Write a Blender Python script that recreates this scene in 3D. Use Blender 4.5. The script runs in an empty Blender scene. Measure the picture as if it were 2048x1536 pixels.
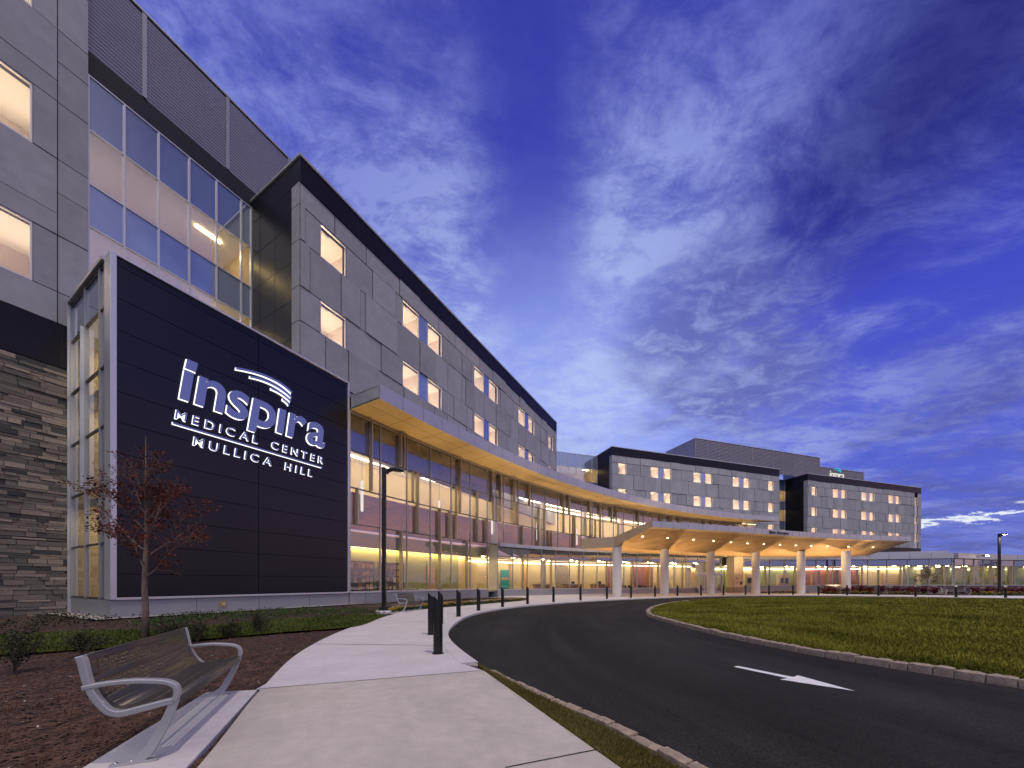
import bpy, math, random
from mathutils import Vector, Matrix, noise
R = math.radians
sc = bpy.context.scene
col = sc.collection
random.seed(7)

# ------------------------------------------------------------------ materials
def mat(name, c, rough=.6, metal=0., var=0., vscale=3., bump=0., bscale=20., emit=None, estr=0., spec=.5, stretch=None, c2=None):
    m = bpy.data.materials.new(name); m.use_nodes = True
    nt = m.node_tree; N = nt.nodes; L = nt.links
    b = N['Principled BSDF']
    b.inputs['Base Color'].default_value = (*c, 1); b.inputs['Roughness'].default_value = rough
    b.inputs['Metallic'].default_value = metal; b.inputs['Specular IOR Level'].default_value = spec
    if emit:
        b.inputs['Emission Color'].default_value = (*emit, 1); b.inputs['Emission Strength'].default_value = estr
    if var or bump:
        tc = N.new('ShaderNodeTexCoord'); src = tc.outputs['Object']
        if stretch:
            mp = N.new('ShaderNodeMapping'); mp.inputs['Scale'].default_value = stretch
            L.new(src, mp.inputs['Vector']); src = mp.outputs[0]
    if var:
        n = N.new('ShaderNodeTexNoise'); n.inputs['Scale'].default_value = vscale; n.inputs['Detail'].default_value = 8; n.inputs['Roughness'].default_value = .62
        L.new(src, n.inputs['Vector'])
        r = N.new('ShaderNodeValToRGB')
        d = c2 if c2 else tuple(x*(1-var) for x in c); e = c if c2 else tuple(min(1, x*(1+var)) for x in c)
        r.color_ramp.elements[0].position = .3; r.color_ramp.elements[1].position = .7
        r.color_ramp.elements[0].color = (*d, 1); r.color_ramp.elements[1].color = (*e, 1)
        L.new(n.outputs['Fac'], r.inputs[0]); L.new(r.outputs[0], b.inputs['Base Color'])
    if bump:
        n2 = N.new('ShaderNodeTexNoise'); n2.inputs['Scale'].default_value = bscale; n2.inputs['Detail'].default_value = 6
        L.new(src, n2.inputs['Vector'])
        bp = N.new('ShaderNodeBump'); bp.inputs['Strength'].default_value = bump; bp.inputs['Distance'].default_value = .02
        L.new(n2.outputs['Fac'], bp.inputs['Height']); L.new(bp.outputs[0], b.inputs['Normal'])
    return m

def speckle(m, scale, lo, hi):
    nt = m.node_tree; N = nt.nodes; L = nt.links; b = N['Principled BSDF']; src = b.inputs['Base Color'].links[0].from_socket
    tc = N.new('ShaderNodeTexCoord'); v = N.new('ShaderNodeTexNoise'); v.inputs['Scale'].default_value = scale; v.inputs['Detail'].default_value = 3
    L.new(tc.outputs['Object'], v.inputs['Vector']); r = N.new('ShaderNodeMapRange'); L.new(v.outputs['Fac'], r.inputs[0]); r.inputs[1].default_value = .3; r.inputs[2].default_value = .7; r.inputs[3].default_value = lo; r.inputs[4].default_value = hi
    mx = N.new('ShaderNodeMix'); mx.data_type = 'RGBA'; mx.blend_type = 'MULTIPLY'; mx.inputs[0].default_value = 1; L.new(src, mx.inputs[6]); L.new(r.outputs[0], mx.inputs[7]); L.new(mx.outputs[2], b.inputs['Base Color'])
def glass(name, tint=(.92, .95, .95), base=.1, k=1.0, wob=.004):
    m = bpy.data.materials.new(name); m.use_nodes = True
    nt = m.node_tree; N = nt.nodes; L = nt.links; N.clear()
    o = N.new('ShaderNodeOutputMaterial'); mx = N.new('ShaderNodeMixShader'); t = N.new('ShaderNodeBsdfTransparent'); g = N.new('ShaderNodeBsdfGlossy')
    t.inputs[0].default_value = (*tint, 1); g.inputs['Color'].default_value = (.95, .97, 1, 1); g.inputs['Roughness'].default_value = 0.0
    f = N.new('ShaderNodeFresnel'); f.inputs[0].default_value = 1.5
    ma = N.new('ShaderNodeMath'); ma.operation = 'MULTIPLY_ADD'; ma.use_clamp = True
    ma.inputs[1].default_value = k; ma.inputs[2].default_value = base
    L.new(f.outputs[0], ma.inputs[0]); L.new(ma.outputs[0], mx.inputs[0]); L.new(t.outputs[0], mx.inputs[1]); L.new(g.outputs[0], mx.inputs[2]); L.new(mx.outputs[0], o.inputs[0])
    if wob:
        tc = N.new('ShaderNodeTexCoord'); n = N.new('ShaderNodeTexNoise'); n.inputs['Scale'].default_value = .5; n.inputs['Detail'].default_value = 0
        bp = N.new('ShaderNodeBump'); bp.inputs['Strength'].default_value = 1; bp.inputs['Distance'].default_value = wob
        L.new(tc.outputs['Object'], n.inputs['Vector']); L.new(n.outputs['Fac'], bp.inputs['Height']); L.new(bp.outputs[0], g.inputs['Normal'])
    return m

def emis(name, c, s):
    m = bpy.data.materials.new(name); m.use_nodes = True
    N = m.node_tree.nodes; L = m.node_tree.links; N.clear()
    o = N.new('ShaderNodeOutputMaterial'); e = N.new('ShaderNodeEmission'); e.inputs[0].default_value = (*c, 1); e.inputs[1].default_value = s
    L.new(e.outputs[0], o.inputs[0]); return m

M = {}
M['precast'] = mat('precast_concrete', (.325, .33, .37), .8, var=.10, vscale=.55, bump=.12, bscale=60)
def tone_mul(m, lo, hi):      # each panel cast in a slightly different grey
    nt = m.node_tree; N = nt.nodes; L = nt.links; b = N['Principled BSDF']; src = b.inputs['Base Color'].links[0].from_socket
    at = N.new('ShaderNodeAttribute'); at.attribute_name = 'tone'; r = N.new('ShaderNodeMapRange'); L.new(at.outputs['Fac'], r.inputs[0]); r.inputs[3].default_value = lo; r.inputs[4].default_value = hi
    mx = N.new('ShaderNodeMix'); mx.data_type = 'RGBA'; mx.blend_type = 'MULTIPLY'; mx.inputs[0].default_value = 1; L.new(src, mx.inputs[6]); L.new(r.outputs[0], mx.inputs[7]); L.new(mx.outputs[2], b.inputs['Base Color'])
tone_mul(M['precast'], .90, 1.10); speckle(M['precast'], 2.6, .93, 1.05)
M['joint'] = mat('panel_joint', (.012, .012, .014), .8)
M['dark'] = mat('dark_metal_panel', (.014, .013, .022), .36, .0, var=.18, vscale=.4, spec=.14)
M['signpanel'] = mat('black_sign_panel', (.0045, .005, .013), .3, .0, var=.2, vscale=.35, spec=.42)
M['silver'] = mat('anodised_aluminium', (.62, .62, .66), .38, .55, var=.05, vscale=1.2)
M['fascia'] = mat('grey_metal_fascia', (.50, .50, .53), .42, .45, var=.06, vscale=.6)
M['mull'] = mat('mullion_metal', (.42, .41, .42), .4, .5, var=.05)
M['mulldark'] = mat('mullion_dark', (.10, .10, .115), .4, .4)
M['fin'] = mat('bronze_fin', (.42, .36, .29), .38, .5, var=.06)
M['plinth'] = mat('grey_plinth_panel', (.30, .30, .33), .5, .25, var=.08, vscale=.8)
M['louvre'] = mat('louvre_metal', (.33, .33, .385), .45, .35, var=.06, vscale=.5)
M['louvredark'] = mat('dark_louvre', (.09, .09, .11), .5, .3)
M['glass'] = glass('clear_glass', base=.12, k=1.0)
M['glassc'] = glass('curtain_glass', tint=(.95, .96, .93), base=.18, k=1.0, wob=.006)
M['glassp'] = glass('pavilion_glass', tint=(.95, .96, .93), base=.10, k=.9, wob=.012)
M['glassl'] = glass('link_glass', tint=(.92, .93, .95), base=.30, k=1.0, wob=.002)
M['glassw'] = glass('ward_glass', tint=(.97, .96, .95), base=.10, k=1.0, wob=0)
def spandrel(name, c, refl, wob):
    m = mat(name, c, .04, .0, spec=.5)
    nt = m.node_tree; N = nt.nodes; L = nt.links; b = N['Principled BSDF']; o = N['Material Output']
    g = N.new('ShaderNodeBsdfGlossy'); g.inputs['Color'].default_value = (.9, .95, 1, 1); g.inputs['Roughness'].default_value = .0
    mx = N.new('ShaderNodeMixShader'); mx.inputs[0].default_value = refl
    if wob:
        tc = N.new('ShaderNodeTexCoord'); n = N.new('ShaderNodeTexNoise'); n.inputs['Scale'].default_value = .5; n.inputs['Detail'].default_value = 0
        bp = N.new('ShaderNodeBump'); bp.inputs['Strength'].default_value = 1; bp.inputs['Distance'].default_value = wob
        L.new(tc.outputs['Object'], n.inputs['Vector']); L.new(n.outputs['Fac'], bp.inputs['Height']); L.new(bp.outputs[0], g.inputs['Normal'])
    L.new(b.outputs[0], mx.inputs[1]); L.new(g.outputs[0], mx.inputs[2]); L.new(mx.outputs[0], o.inputs[0]); return m
M['spandrel'] = spandrel('spandrel_glass', (.20, .25, .36), .32, .004)
M['spandrel2'] = spandrel('entrance_spandrel_glass', (.02, .035, .09), .42, .012)
M['cream'] = mat('cream_plaster', (.74, .60, .36), .8)
M['ceil'] = mat('ceiling_white', (.78, .74, .68), .8)
M['room'] = mat('ward_room_wall', (.76, .68, .62), .85)
M['wood'] = mat('reddish_wood_panel', (.33, .115, .06), .4, var=.35, vscale=2.2, stretch=(.5, .5, 7))
M['woodfloor'] = mat('lobby_floor_tile', (.42, .36, .28), .25, var=.15, vscale=1)
M['green'] = mat('green_painted_wall', (.30, .34, .16), .8)
M['tealwall'] = mat('teal_feature_wall', (.0, .34, .40), .6)
M['boards'] = mat('navy_display_board', (.02, .02, .04), .4)
M['doorwood'] = mat('maple_door', (.62, .38, .15), .45, var=.15, stretch=(1, 1, .2))
M['roomglow'] = emis('added_room_glow', (1, .83, .60), 15)  # for the glow panels added on the ward room floors
M['linkglow'] = emis('added_corridor_glow', (1, .82, .68), 2.9)  # for the glow panels added on the link floors
M['lampyel'] = emis('yellow_strip_lamp', (1, .72, .25), 40)
M['sconce'] = emis('sconce_lamp', (1, .74, .42), 26)
M['led'] = emis('cove_led', (1, .68, .27), 55)
M['ledw'] = emis('cove_led_white', (1, .86, .58), 11)
M['ledo'] = emis('orange_cove_led', (1, .45, .14), .7)
M['pend'] = emis('pendant_glow', (1, .93, .8), 1.0)
M['downl'] = emis('downlight_lens', (1, .8, .5), 10)
M['downin'] = emis('interior_downlight', (1, .74, .34), 55)
M['halo'] = emis('white_halo_led', (.95, .95, 1), 1.7)
M['letter'] = mat('brushed_letter_face', (.24, .30, .60), .32, .3)  # the sky's blue reflection is put into this face colour
M['white'] = mat('white_column_paint', (.74, .70, .66), .45, var=.04)
M['soffit'] = mat('bronze_soffit_panel', (.55, .40, .22), .4, .25, var=.10, vscale=.9)
M['soffit2'] = mat('copper_soffit_panel', (.31, .185, .08), .38, .3, var=.18, vscale=1.2)
M['endwarm'] = mat('warm_lit_end_panel', (.56, .44, .30), .4, .3, var=.06)  # warm light on the canopy's left end, painted in as tan
M['black'] = mat('black_powder_coat', (.008, .008, .009), .35, .0, spec=.45)
M['concrete'] = mat('pavement_concrete', (.47, .43, .385), .85, var=.09, vscale=.8, bump=.1, bscale=90)
speckle(M['concrete'], 7, .93, 1.06); speckle(M['concrete'], 1.7, .93, 1.05); speckle(M['concrete'], 60, .94, 1.06)
M['concrete2'] = mat('new_concrete', (.53, .505, .51), .85, var=.06, vscale=1.1, bump=.08, bscale=90, stretch=(1, 1.6, 1))
speckle(M['concrete2'], 9, .95, 1.05); speckle(M['concrete2'], 1.3, .94, 1.05)
M['asphalt'] = mat('asphalt', (.021, .0185, .0192), .9, var=.3, vscale=.35, bump=.7, bscale=110, c2=(.011, .0098, .0104), spec=.22)
speckle(M['asphalt'], 38, .45, 1.7)
def tyre_arcs(m):      # worn wheel paths curving round the island
    nt = m.node_tree; N = nt.nodes; L = nt.links; b = N['Principled BSDF']; src = b.inputs['Base Color'].links[0].from_socket
    tc = N.new('ShaderNodeTexCoord'); sb = N.new('ShaderNodeVectorMath'); sb.operation = 'SUBTRACT'; sb.inputs[1].default_value = (26, 10, 0); L.new(tc.outputs['Object'], sb.inputs[0])
    ln = N.new('ShaderNodeVectorMath'); ln.operation = 'LENGTH'; L.new(sb.outputs[0], ln.inputs[0]); nm = N.new('ShaderNodeVectorMath'); nm.operation = 'NORMALIZE'; L.new(sb.outputs[0], nm.inputs[0]); sc_ = N.new('ShaderNodeVectorMath'); sc_.operation = 'SCALE'; sc_.inputs['Scale'].default_value = 2.2; L.new(nm.outputs[0], sc_.inputs[0])
    sp = N.new('ShaderNodeSeparateXYZ'); L.new(sc_.outputs[0], sp.inputs[0]); cb = N.new('ShaderNodeCombineXYZ'); L.new(sp.outputs[0], cb.inputs[0]); L.new(sp.outputs[1], cb.inputs[1]); mu = N.new('ShaderNodeMath'); mu.operation = 'MULTIPLY'; mu.inputs[1].default_value = 1.3; L.new(ln.outputs['Value'], mu.inputs[0]); L.new(mu.outputs[0], cb.inputs[2])
    n = N.new('ShaderNodeTexNoise'); n.inputs['Scale'].default_value = 1.2; n.inputs['Detail'].default_value = 7; n.inputs['Roughness'].default_value = .6; L.new(cb.outputs[0], n.inputs['Vector'])
    r = N.new('ShaderNodeMapRange'); L.new(n.outputs['Fac'], r.inputs[0]); r.inputs[1].default_value = .35; r.inputs[2].default_value = .7; r.inputs[3].default_value = .72; r.inputs[4].default_value = 1.75
    mx = N.new('ShaderNodeMix'); mx.data_type = 'RGBA'; mx.blend_type = 'MULTIPLY'; mx.inputs[0].default_value = 1; L.new(src, mx.inputs[6]); L.new(r.outputs[0], mx.inputs[7]); L.new(mx.outputs[2], b.inputs['Base Color'])
tyre_arcs(M['asphalt'])
M['paint'] = mat('road_paint', (.72, .72, .72), .7, var=.12, vscale=9)
M['kerbst'] = mat('granite_block', (.33, .265, .20), .85, var=.35, vscale=5, bump=.7, bscale=30)
M['mulch'] = mat('bark_mulch', (.058, .033, .023), .95, var=.5, vscale=9, bump=1, bscale=45, c2=(.013, .008, .0065))
M['chip'] = mat('bark_chip', (.085, .046, .03), .95, var=.6, vscale=6)
M['pebble'] = mat('pale_pebble', (.35, .32, .29), .9, var=.4, vscale=3)
M['soil'] = mat('lawn_soil', (.075, .074, .008), .95, spec=.1, var=.35, vscale=1.4)
M['ground'] = mat('far_ground', (.05, .055, .03), .95, var=.3, vscale=.1)
M['gravel'] = mat('gravel', (.34, .32, .31), .95, var=.6, vscale=25, bump=1, bscale=40)
M['bark'] = mat('tree_bark', (.16, .11, .085), .9, var=.4, vscale=9, bump=.6, bscale=30, stretch=(1, 1, .3))
M['steelpaint'] = mat('bench_cast_aluminium', (.43, .43, .46), .42, .5, var=.05)
M['steeldark'] = mat('bench_bronze_sheet', (.095, .083, .072), .42, .45)
M['bolt'] = mat('bolt_steel', (.7, .7, .7), .25, 1)
M['stone_g'] = mat('ledge_stone_mortar', (.07, .065, .06), .95)

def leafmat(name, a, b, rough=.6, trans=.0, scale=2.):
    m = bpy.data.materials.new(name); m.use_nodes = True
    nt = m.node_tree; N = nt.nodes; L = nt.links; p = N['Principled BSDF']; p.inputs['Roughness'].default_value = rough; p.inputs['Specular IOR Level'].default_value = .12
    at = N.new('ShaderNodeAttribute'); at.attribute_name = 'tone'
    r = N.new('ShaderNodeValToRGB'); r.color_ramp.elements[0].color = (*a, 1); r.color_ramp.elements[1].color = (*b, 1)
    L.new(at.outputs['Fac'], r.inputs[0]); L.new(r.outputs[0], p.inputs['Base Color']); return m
M['grass'] = leafmat('grass_blade', (.075, .078, .005), (.26, .255, .035))
M['grassdry'] = leafmat('grass_blade_dry', (.06, .052, .012), (.21, .17, .055))
M['grassgreen'] = leafmat('lawn_blade_green', (.03, .05, .009), (.11, .14, .03))
M['redleaf'] = leafmat('red_brown_leaf', (.025, .009, .008), (.23, .042, .013))
M['shrub'] = leafmat('dark_shrub_leaf', (.016, .02, .012), (.055, .06, .028))
M['redshrub'] = leafmat('burgundy_shrub_leaf', (.03, .006, .012), (.17, .022, .03))
M['cover'] = leafmat('ground_cover_leaf', (.018, .035, .012), (.075, .13, .035))
M['tuft'] = leafmat('dry_tuft_blade', (.09, .04, .025), (.24, .12, .065))
M['yellow'] = leafmat('yellow_petal', (.55, .30, .01), (.85, .58, .03))
M['whitef'] = leafmat('white_petal', (.5, .45, .5), (.8, .78, .75))
M['stones'] = leafmat('ledge_stone', (.055, .058, .068), (.31, .265, .24), .85)
# give the ledge stone some bump
_n = M['stones'].node_tree; _t = _n.nodes.new('ShaderNodeTexNoise'); _t.inputs['Scale'].default_value = 7; _t.inputs['Detail'].default_value = 8
_c = _n.nodes.new('ShaderNodeTexCoord'); _b = _n.nodes.new('ShaderNodeBump'); _b.inputs['Strength'].default_value = .9; _b.inputs['Distance'].default_value = .03
_n.links.new(_c.outputs['Object'], _t.inputs['Vector']); _n.links.new(_t.outputs['Fac'], _b.inputs['Height']); _n.links.new(_b.outputs[0], _n.nodes['Principled BSDF'].inputs['Normal'])

# ------------------------------------------------------------------ mesh builder
class MB:
    def __init__(s): s.v = []; s.f = []; s.m = []; s.t = []; s.smooth = []; s.mats = []
    def mi(s, m):
        if m not in s.mats: s.mats.append(m)
        return s.mats.index(m)
    def face(s, pts, m, tone=.5, smooth=False):
        b = len(s.v); s.v += [tuple(p) for p in pts]; s.f.append(tuple(range(b, b+len(pts)))); s.m.append(s.mi(m)); s.t.append(tone); s.smooth.append(smooth)
    def mesh(s, vs, fs, m, tone=.5, smooth=False):
        b = len(s.v); s.v += [tuple(p) for p in vs]; i = s.mi(m)
        for f in fs: s.f.append(tuple(b+k for k in f)); s.m.append(i); s.t.append(tone); s.smooth.append(smooth)
    def box(s, x0, x1, y0, y1, z0, z1, m, tone=.5):
        vs = [(x, y, z) for z in (z0, z1) for y in (y0, y1) for x in (x0, x1)]
        s.mesh(vs, [(0, 2, 3, 1), (4, 5, 7, 6), (0, 1, 5, 4), (2, 6, 7, 3), (0, 4, 6, 2), (1, 3, 7, 5)], m, tone)
    def prism(s, poly, z0, z1, m, tone=.5):
        n = len(poly); a = sum(poly[i][0]*poly[(i+1) % n][1]-poly[(i+1) % n][0]*poly[i][1] for i in range(n))
        if a < 0: poly = poly[::-1]
        vs = [(p[0], p[1], z0) for p in poly]+[(p[0], p[1], z1) for p in poly]
        fs = [tuple(range(n-1, -1, -1)), tuple(range(n, 2*n))]+[(i, (i+1) % n, n+(i+1) % n, n+i) for i in range(n)]
        s.mesh(vs, fs, m, tone)
    def tube(s, pts, rads, m, n=8, tone=.5, cap=True):
        pts = [Vector(p) for p in pts]; vs = []; fs = []; up = None
        for i, p in enumerate(pts):
            t = (pts[min(i+1, len(pts)-1)]-pts[max(i-1, 0)]).normalized()
            if up is None: up = t.orthogonal().normalized()
            up = (up-t*up.dot(t)).normalized(); w = t.cross(up)
            for k in range(n):
                a = 2*math.pi*k/n; vs.append(p+(up*math.cos(a)+w*math.sin(a))*rads[i])
        for i in range(len(pts)-1):
            for k in range(n): fs.append((i*n+k, i*n+(k+1) % n, (i+1)*n+(k+1) % n, (i+1)*n+k))
        s.mesh(vs, fs, m, tone, True)
        if cap:
            b = len(s.v)-len(vs); i = s.mi(m)
            for r in (tuple(range(b+n-1, b-1, -1)), tuple(range(b+(len(pts)-1)*n, b+len(pts)*n))): s.f.append(r); s.m.append(i); s.t.append(tone); s.smooth.append(False)
    def seg(s, a, b, w, d, z0, z1, m, off=0.):
        """upright bar along the plan segment a-b, thickness d behind the line"""
        a = Vector(a); b = Vector(b); t = (b-a).normalized(); n = Vector((-t.y, t.x))
        p = [a+n*off, b+n*off, b+n*(off+d), a+n*(off+d)]; s.prism([(q.x, q.y) for q in p], z0, z1, m)
    def build(s, name, parent=None, tone=False, loc=None):
        me = bpy.data.meshes.new(name); me.from_pydata(s.v, [], s.f)
        for m in s.mats: me.materials.append(m)
        me.polygons.foreach_set('material_index', s.m); me.polygons.foreach_set('use_smooth', s.smooth)
        if tone:
            at = me.attributes.new('tone', 'FLOAT', 'FACE'); at.data.foreach_set('value', s.t)
        me.update(); o = bpy.data.objects.new(name, me); col.objects.link(o)
        if parent: o.parent = parent
        if loc: o.location = loc
        return o

def tag(o, label=None, cat=None, group=None, kind=None):
    if label: o['label'] = label
    if cat: o['category'] = cat
    if group: o['group'] = group
    if kind: o['kind'] = kind
    return o
def thing(name, label, cat, loc=(0, 0, 0), rz=0., group=None):
    o = bpy.data.objects.new(name, None); col.objects.link(o); o.location = loc; o.rotation_euler = (0, 0, rz); o.empty_display_size = .3
    return tag(o, label, cat, group)
def copy_tree(o, parent=None):
    c = o.copy(); col.objects.link(c)
    if parent: c.parent = parent
    for ch in o.children: copy_tree(ch, c)
    return c
def bevel(o, w=.004, seg=2):
    b = o.modifiers.new('Bevel', 'BEVEL'); b.width = w; b.segments = seg; b.limit_method = 'ANGLE'; return o
def spl(P, n=8, closed=False):
    """Catmull-Rom through the points"""
    P = [Vector(p) for p in P]; out = []; N_ = len(P); rng = range(N_ if closed else N_-1)
    for i in rng:
        g = lambda k: P[k % N_] if closed else P[max(0, min(N_-1, k))]
        a, b, c, d = g(i-1), g(i), g(i+1), g(i+2)
        for k in range(n):
            t = k/n; out.append(.5*((2*b)+(c-a)*t+(2*a-5*b+4*c-d)*t*t+(3*b-a-3*c+d)*t**3))
    if not closed: out.append(P[-1])
    return out
def resample(P, step):
    P = [Vector(p) for p in P]; out = [P[0].copy()]; need = step
    for a, b in zip(P, P[1:]):
        l = (b-a).length; pos = 0.
        while l-pos >= need:
            pos += need; out.append(a.lerp(b, pos/l)); need = step
        need -= l-pos
    return out
def offset(P, d):
    """shift a plan polyline to its left by d"""
    out = []
    for i, p in enumerate(P):
        t = (P[min(i+1, len(P)-1)]-P[max(i-1, 0)]).normalized(); out.append(p+Vector((-t.y, t.x))*d)
    return out
def inside(p, poly):
    c = False; x, y = p[0], p[1]; j = len(poly)-1
    for i in range(len(poly)):
        xi, yi = poly[i][0], poly[i][1]; xj, yj = poly[j][0], poly[j][1]
        if (yi > y) != (yj > y) and x < (xj-xi)*(y-yi)/(yj-yi)+xi: c = not c
        j = i
    return c

# ------------------------------------------------------------------ camera, world, sun
cam = bpy.data.cameras.new('camera'); co = bpy.data.objects.new('camera', cam); col.objects.link(co); sc.camera = co
cam.sensor_width = 36; cam.lens = 36*720/2048; cam.shift_y = 397/2048; cam.clip_end = 6000; cam.clip_start = .05
co.location = (0, 0, 1.4); co.rotation_euler = (R(90), 0, 0)

SUN_EL, SUN_AZ = R(73), R(135)      # faint high light from behind the right shoulder
W = bpy.data.worlds.new('World'); sc.world = W; W.use_nodes = True
def build_world():
    nt = W.node_tree; N = nt.nodes; L = nt.links; N.clear()
    out = N.new('ShaderNodeOutputWorld'); bg = N.new('ShaderNodeBackground'); L.new(bg.outputs[0], out.inputs[0])
    tc = N.new('ShaderNodeTexCoord'); sep = N.new('ShaderNodeSeparateXYZ'); L.new(tc.outputs['Generated'], sep.inputs[0])
    X, Y, Z = sep.outputs
    def ma(op, a, b=None, c=None, cl=False):
        n = N.new('ShaderNodeMath'); n.operation = op; n.use_clamp = cl
        for i, v in enumerate((a, b, c)):
            if v is None: continue
            if isinstance(v, (int, float)): n.inputs[i].default_value = v
            else: L.new(v, n.inputs[i])
        return n.outputs[0]
    def sm(v, a, b):
        n = N.new('ShaderNodeMapRange'); n.interpolation_type = 'SMOOTHSTEP'; L.new(v, n.inputs[0]); n.inputs[1].default_value = a; n.inputs[2].default_value = b; return n.outputs[0]
    def mix(f, a, b, mode='MIX'):
        n = N.new('ShaderNodeMix'); n.data_type = 'RGBA'; n.blend_type = mode
        if isinstance(f, (int, float)): n.inputs[0].default_value = f
        else: L.new(f, n.inputs[0])
        for i, v in ((6, a), (7, b)):
            if isinstance(v, tuple): n.inputs[i].default_value = (*v, 1)
            else: L.new(v, n.inputs[i])
        return n.outputs[2]
    def ramp(v, els):
        r = N.new('ShaderNodeValToRGB'); L.new(v, r.inputs[0]); e = r.color_ramp.elements
        while len(e) < len(els): e.new(.5)
        for q, (p, c) in zip(e, els): q.position = p; q.color = (*c, 1)
        return r.outputs[0]
    base = ramp(Z, [(0, (.20, .27, .74)), (.13, (.15, .19, .70)), (.32, (.110, .145, .72)), (.50, (.070, .091, .60)), (.68, (.046, .060, .46)), (1, (.026, .033, .29))])
    # darker, more violet to the right
    base = mix(ma('MULTIPLY', sm(X, .2, .85), sm(Y, .1, .5)), base, mix(1., base, (.66, .70, .84), 'MULTIPLY'))
    corner = ma('MULTIPLY', sm(X, .28, .58), sm(Z, .47, .68))
    base = mix(corner, base, (.014, .014, .18))
    # glow low over the crescent
    vd = N.new('ShaderNodeVectorMath'); vd.operation = 'DOT_PRODUCT'; L.new(tc.outputs['Generated'], vd.inputs[0]); vd.inputs[1].default_value = Vector((.10, 1, .26)).normalized()
    dv = vd.outputs['Value']
    glow = ma('MULTIPLY', ma('POWER', sm(dv, .76, 1.), 1.8), .85)
    base = mix(glow, base, (.36, .46, .95))
    # cloud layer: project the view direction on a flat ceiling
    den = ma('ADD', ma('MAXIMUM', Z, 0.), .11)
    cx = ma('DIVIDE', X, den); cy = ma('DIVIDE', Y, den)
    cb = N.new('ShaderNodeCombineXYZ'); L.new(cx, cb.inputs[0]); L.new(cy, cb.inputs[1])
    mp = N.new('ShaderNodeMapping'); mp.inputs['Rotation'].default_value = (0, 0, R(-14)); mp.inputs['Scale'].default_value = (.95, 1.4, 1); L.new(cb.outputs[0], mp.inputs[0])
    def nz(scale, detail, rough, dist, off):
        m2 = N.new('ShaderNodeMapping'); m2.inputs['Location'].default_value = off; L.new(mp.outputs[0], m2.inputs[0])
        n = N.new('ShaderNodeTexNoise'); n.inputs['Scale'].default_value = scale; n.inputs['Detail'].default_value = detail; n.inputs['Roughness'].default_value = rough; n.inputs['Distortion'].default_value = dist
        L.new(m2.outputs[0], n.inputs['Vector']); return n.outputs['Fac']
    big = nz(.9, 3, .5, .2, (3.1, 1.7, 0)); fine = nz(2.6, 13, .70, .35, (0, 0, 0)); mot = nz(8.5, 9, .66, .5, (9, 4, 2)); dk = nz(1.35, 10, .60, .3, (5.5, 2.2, 7))
    cov = sm(ma('ADD', ma('MULTIPLY', big, .55), ma('MULTIPLY', fine, .55)), .44, .68)
    azl = ma('DIVIDE', X, ma('MAXIMUM', Y, .1)); left = ma('MULTIPLY', sm(ma('MULTIPLY', azl, -1.), -.12, .12), ma('SUBTRACT', 1., sm(Z, .76, .92)))
    cov = ma('MAXIMUM', cov, ma('MULTIPLY', left, sm(fine, .28, .60)))
    cov = ma('MULTIPLY', cov, ma('SUBTRACT', 1., ma('MULTIPLY', corner, .9)))
    cov = ma('MULTIPLY', cov, ma('ADD', .20, ma('MULTIPLY', sm(ma('ADD', ma('MULTIPLY', mot, .6), ma('MULTIPLY', fine, .4)), .33, .65), .92)))
    # clear channel of deep blue running up from the crescent
    az = ma('DIVIDE', X, ma('MAXIMUM', Y, .1)); chan = sm(ma('ABSOLUTE', ma('SUBTRACT', ma('ADD', az, ma('MULTIPLY', big, .3)), .22)), .03, .26)
    cov = ma('MULTIPLY', cov, ma('SUBTRACT', 1., ma('MULTIPLY', ma('SUBTRACT', 1., chan), ma('MULTIPLY', sm(Z, .50, .62), .9))))
    cov = ma('MULTIPLY', cov, ma('SUBTRACT', 1., ma('MULTIPLY', sm(Z, .66, .88), .5)))
    cov = ma('MULTIPLY', ma('MULTIPLY', cov, 1.35), 1., None, True)
    lit = mix(sm(dv, .70, .99), (.24, .285, .71), (.47, .57, .91))
    lit = mix(ma('MULTIPLY', sm(X, .35, .75), .4), lit, (.20, .25, .68))
    skyc = mix(ma('MULTIPLY', cov, .80), base, lit)
    # heavier blue-violet cloud low in the sky, and one dark puff over the middle block
    pv = N.new('ShaderNodeVectorMath'); pv.operation = 'DOT_PRODUCT'; L.new(tc.outputs['Generated'], pv.inputs[0]); pv.inputs[1].default_value = (.436, .769, .469)
    low = ma('SUBTRACT', 1., sm(Z, .26, .46)); puff = sm(pv.outputs['Value'], .965, .998)
    dd = ma('ADD', ma('MULTIPLY', dk, .75), ma('MULTIPLY', mot, .25))
    dd = ma('ADD', dd, ma('ADD', ma('MULTIPLY', puff, .14), ma('MULTIPLY', sm(X, .45, .8), .05)))
    dkf = ma('MULTIPLY', sm(dd, .49, .64), ma('MAXIMUM', low, puff))
    dkf = ma('MULTIPLY', dkf, .88)
    darkc = mix(sm(dv, .75, .99), (.098, .115, .39), (.13, .155, .48))
    darkc = mix(ma('MULTIPLY', sm(mot, .42, .7), .5), darkc, lit)
    skyc = mix(dkf, skyc, darkc)
    # bright rift near the horizon on the right
    st = ma('ADD', Z, ma('MULTIPLY', fine, -.10)); st = ma('ADD', st, ma('MULTIPLY', X, -.16))
    rift = ma('MULTIPLY', ma('MULTIPLY', sm(st, -.070, -.064), ma('SUBTRACT', 1., sm(st, -.062, -.055))), ma('MULTIPLY', sm(X, .66, .74), sm(Y, .0, .3)))
    skyc = mix(ma('MULTIPLY', rift, .95), skyc, (.86, .93, 1.0))
    # the half of the sky behind the camera: pale afterglow, pink low down
    behind = sm(ma('MULTIPLY', Y, -1.), .12, .62)
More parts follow.
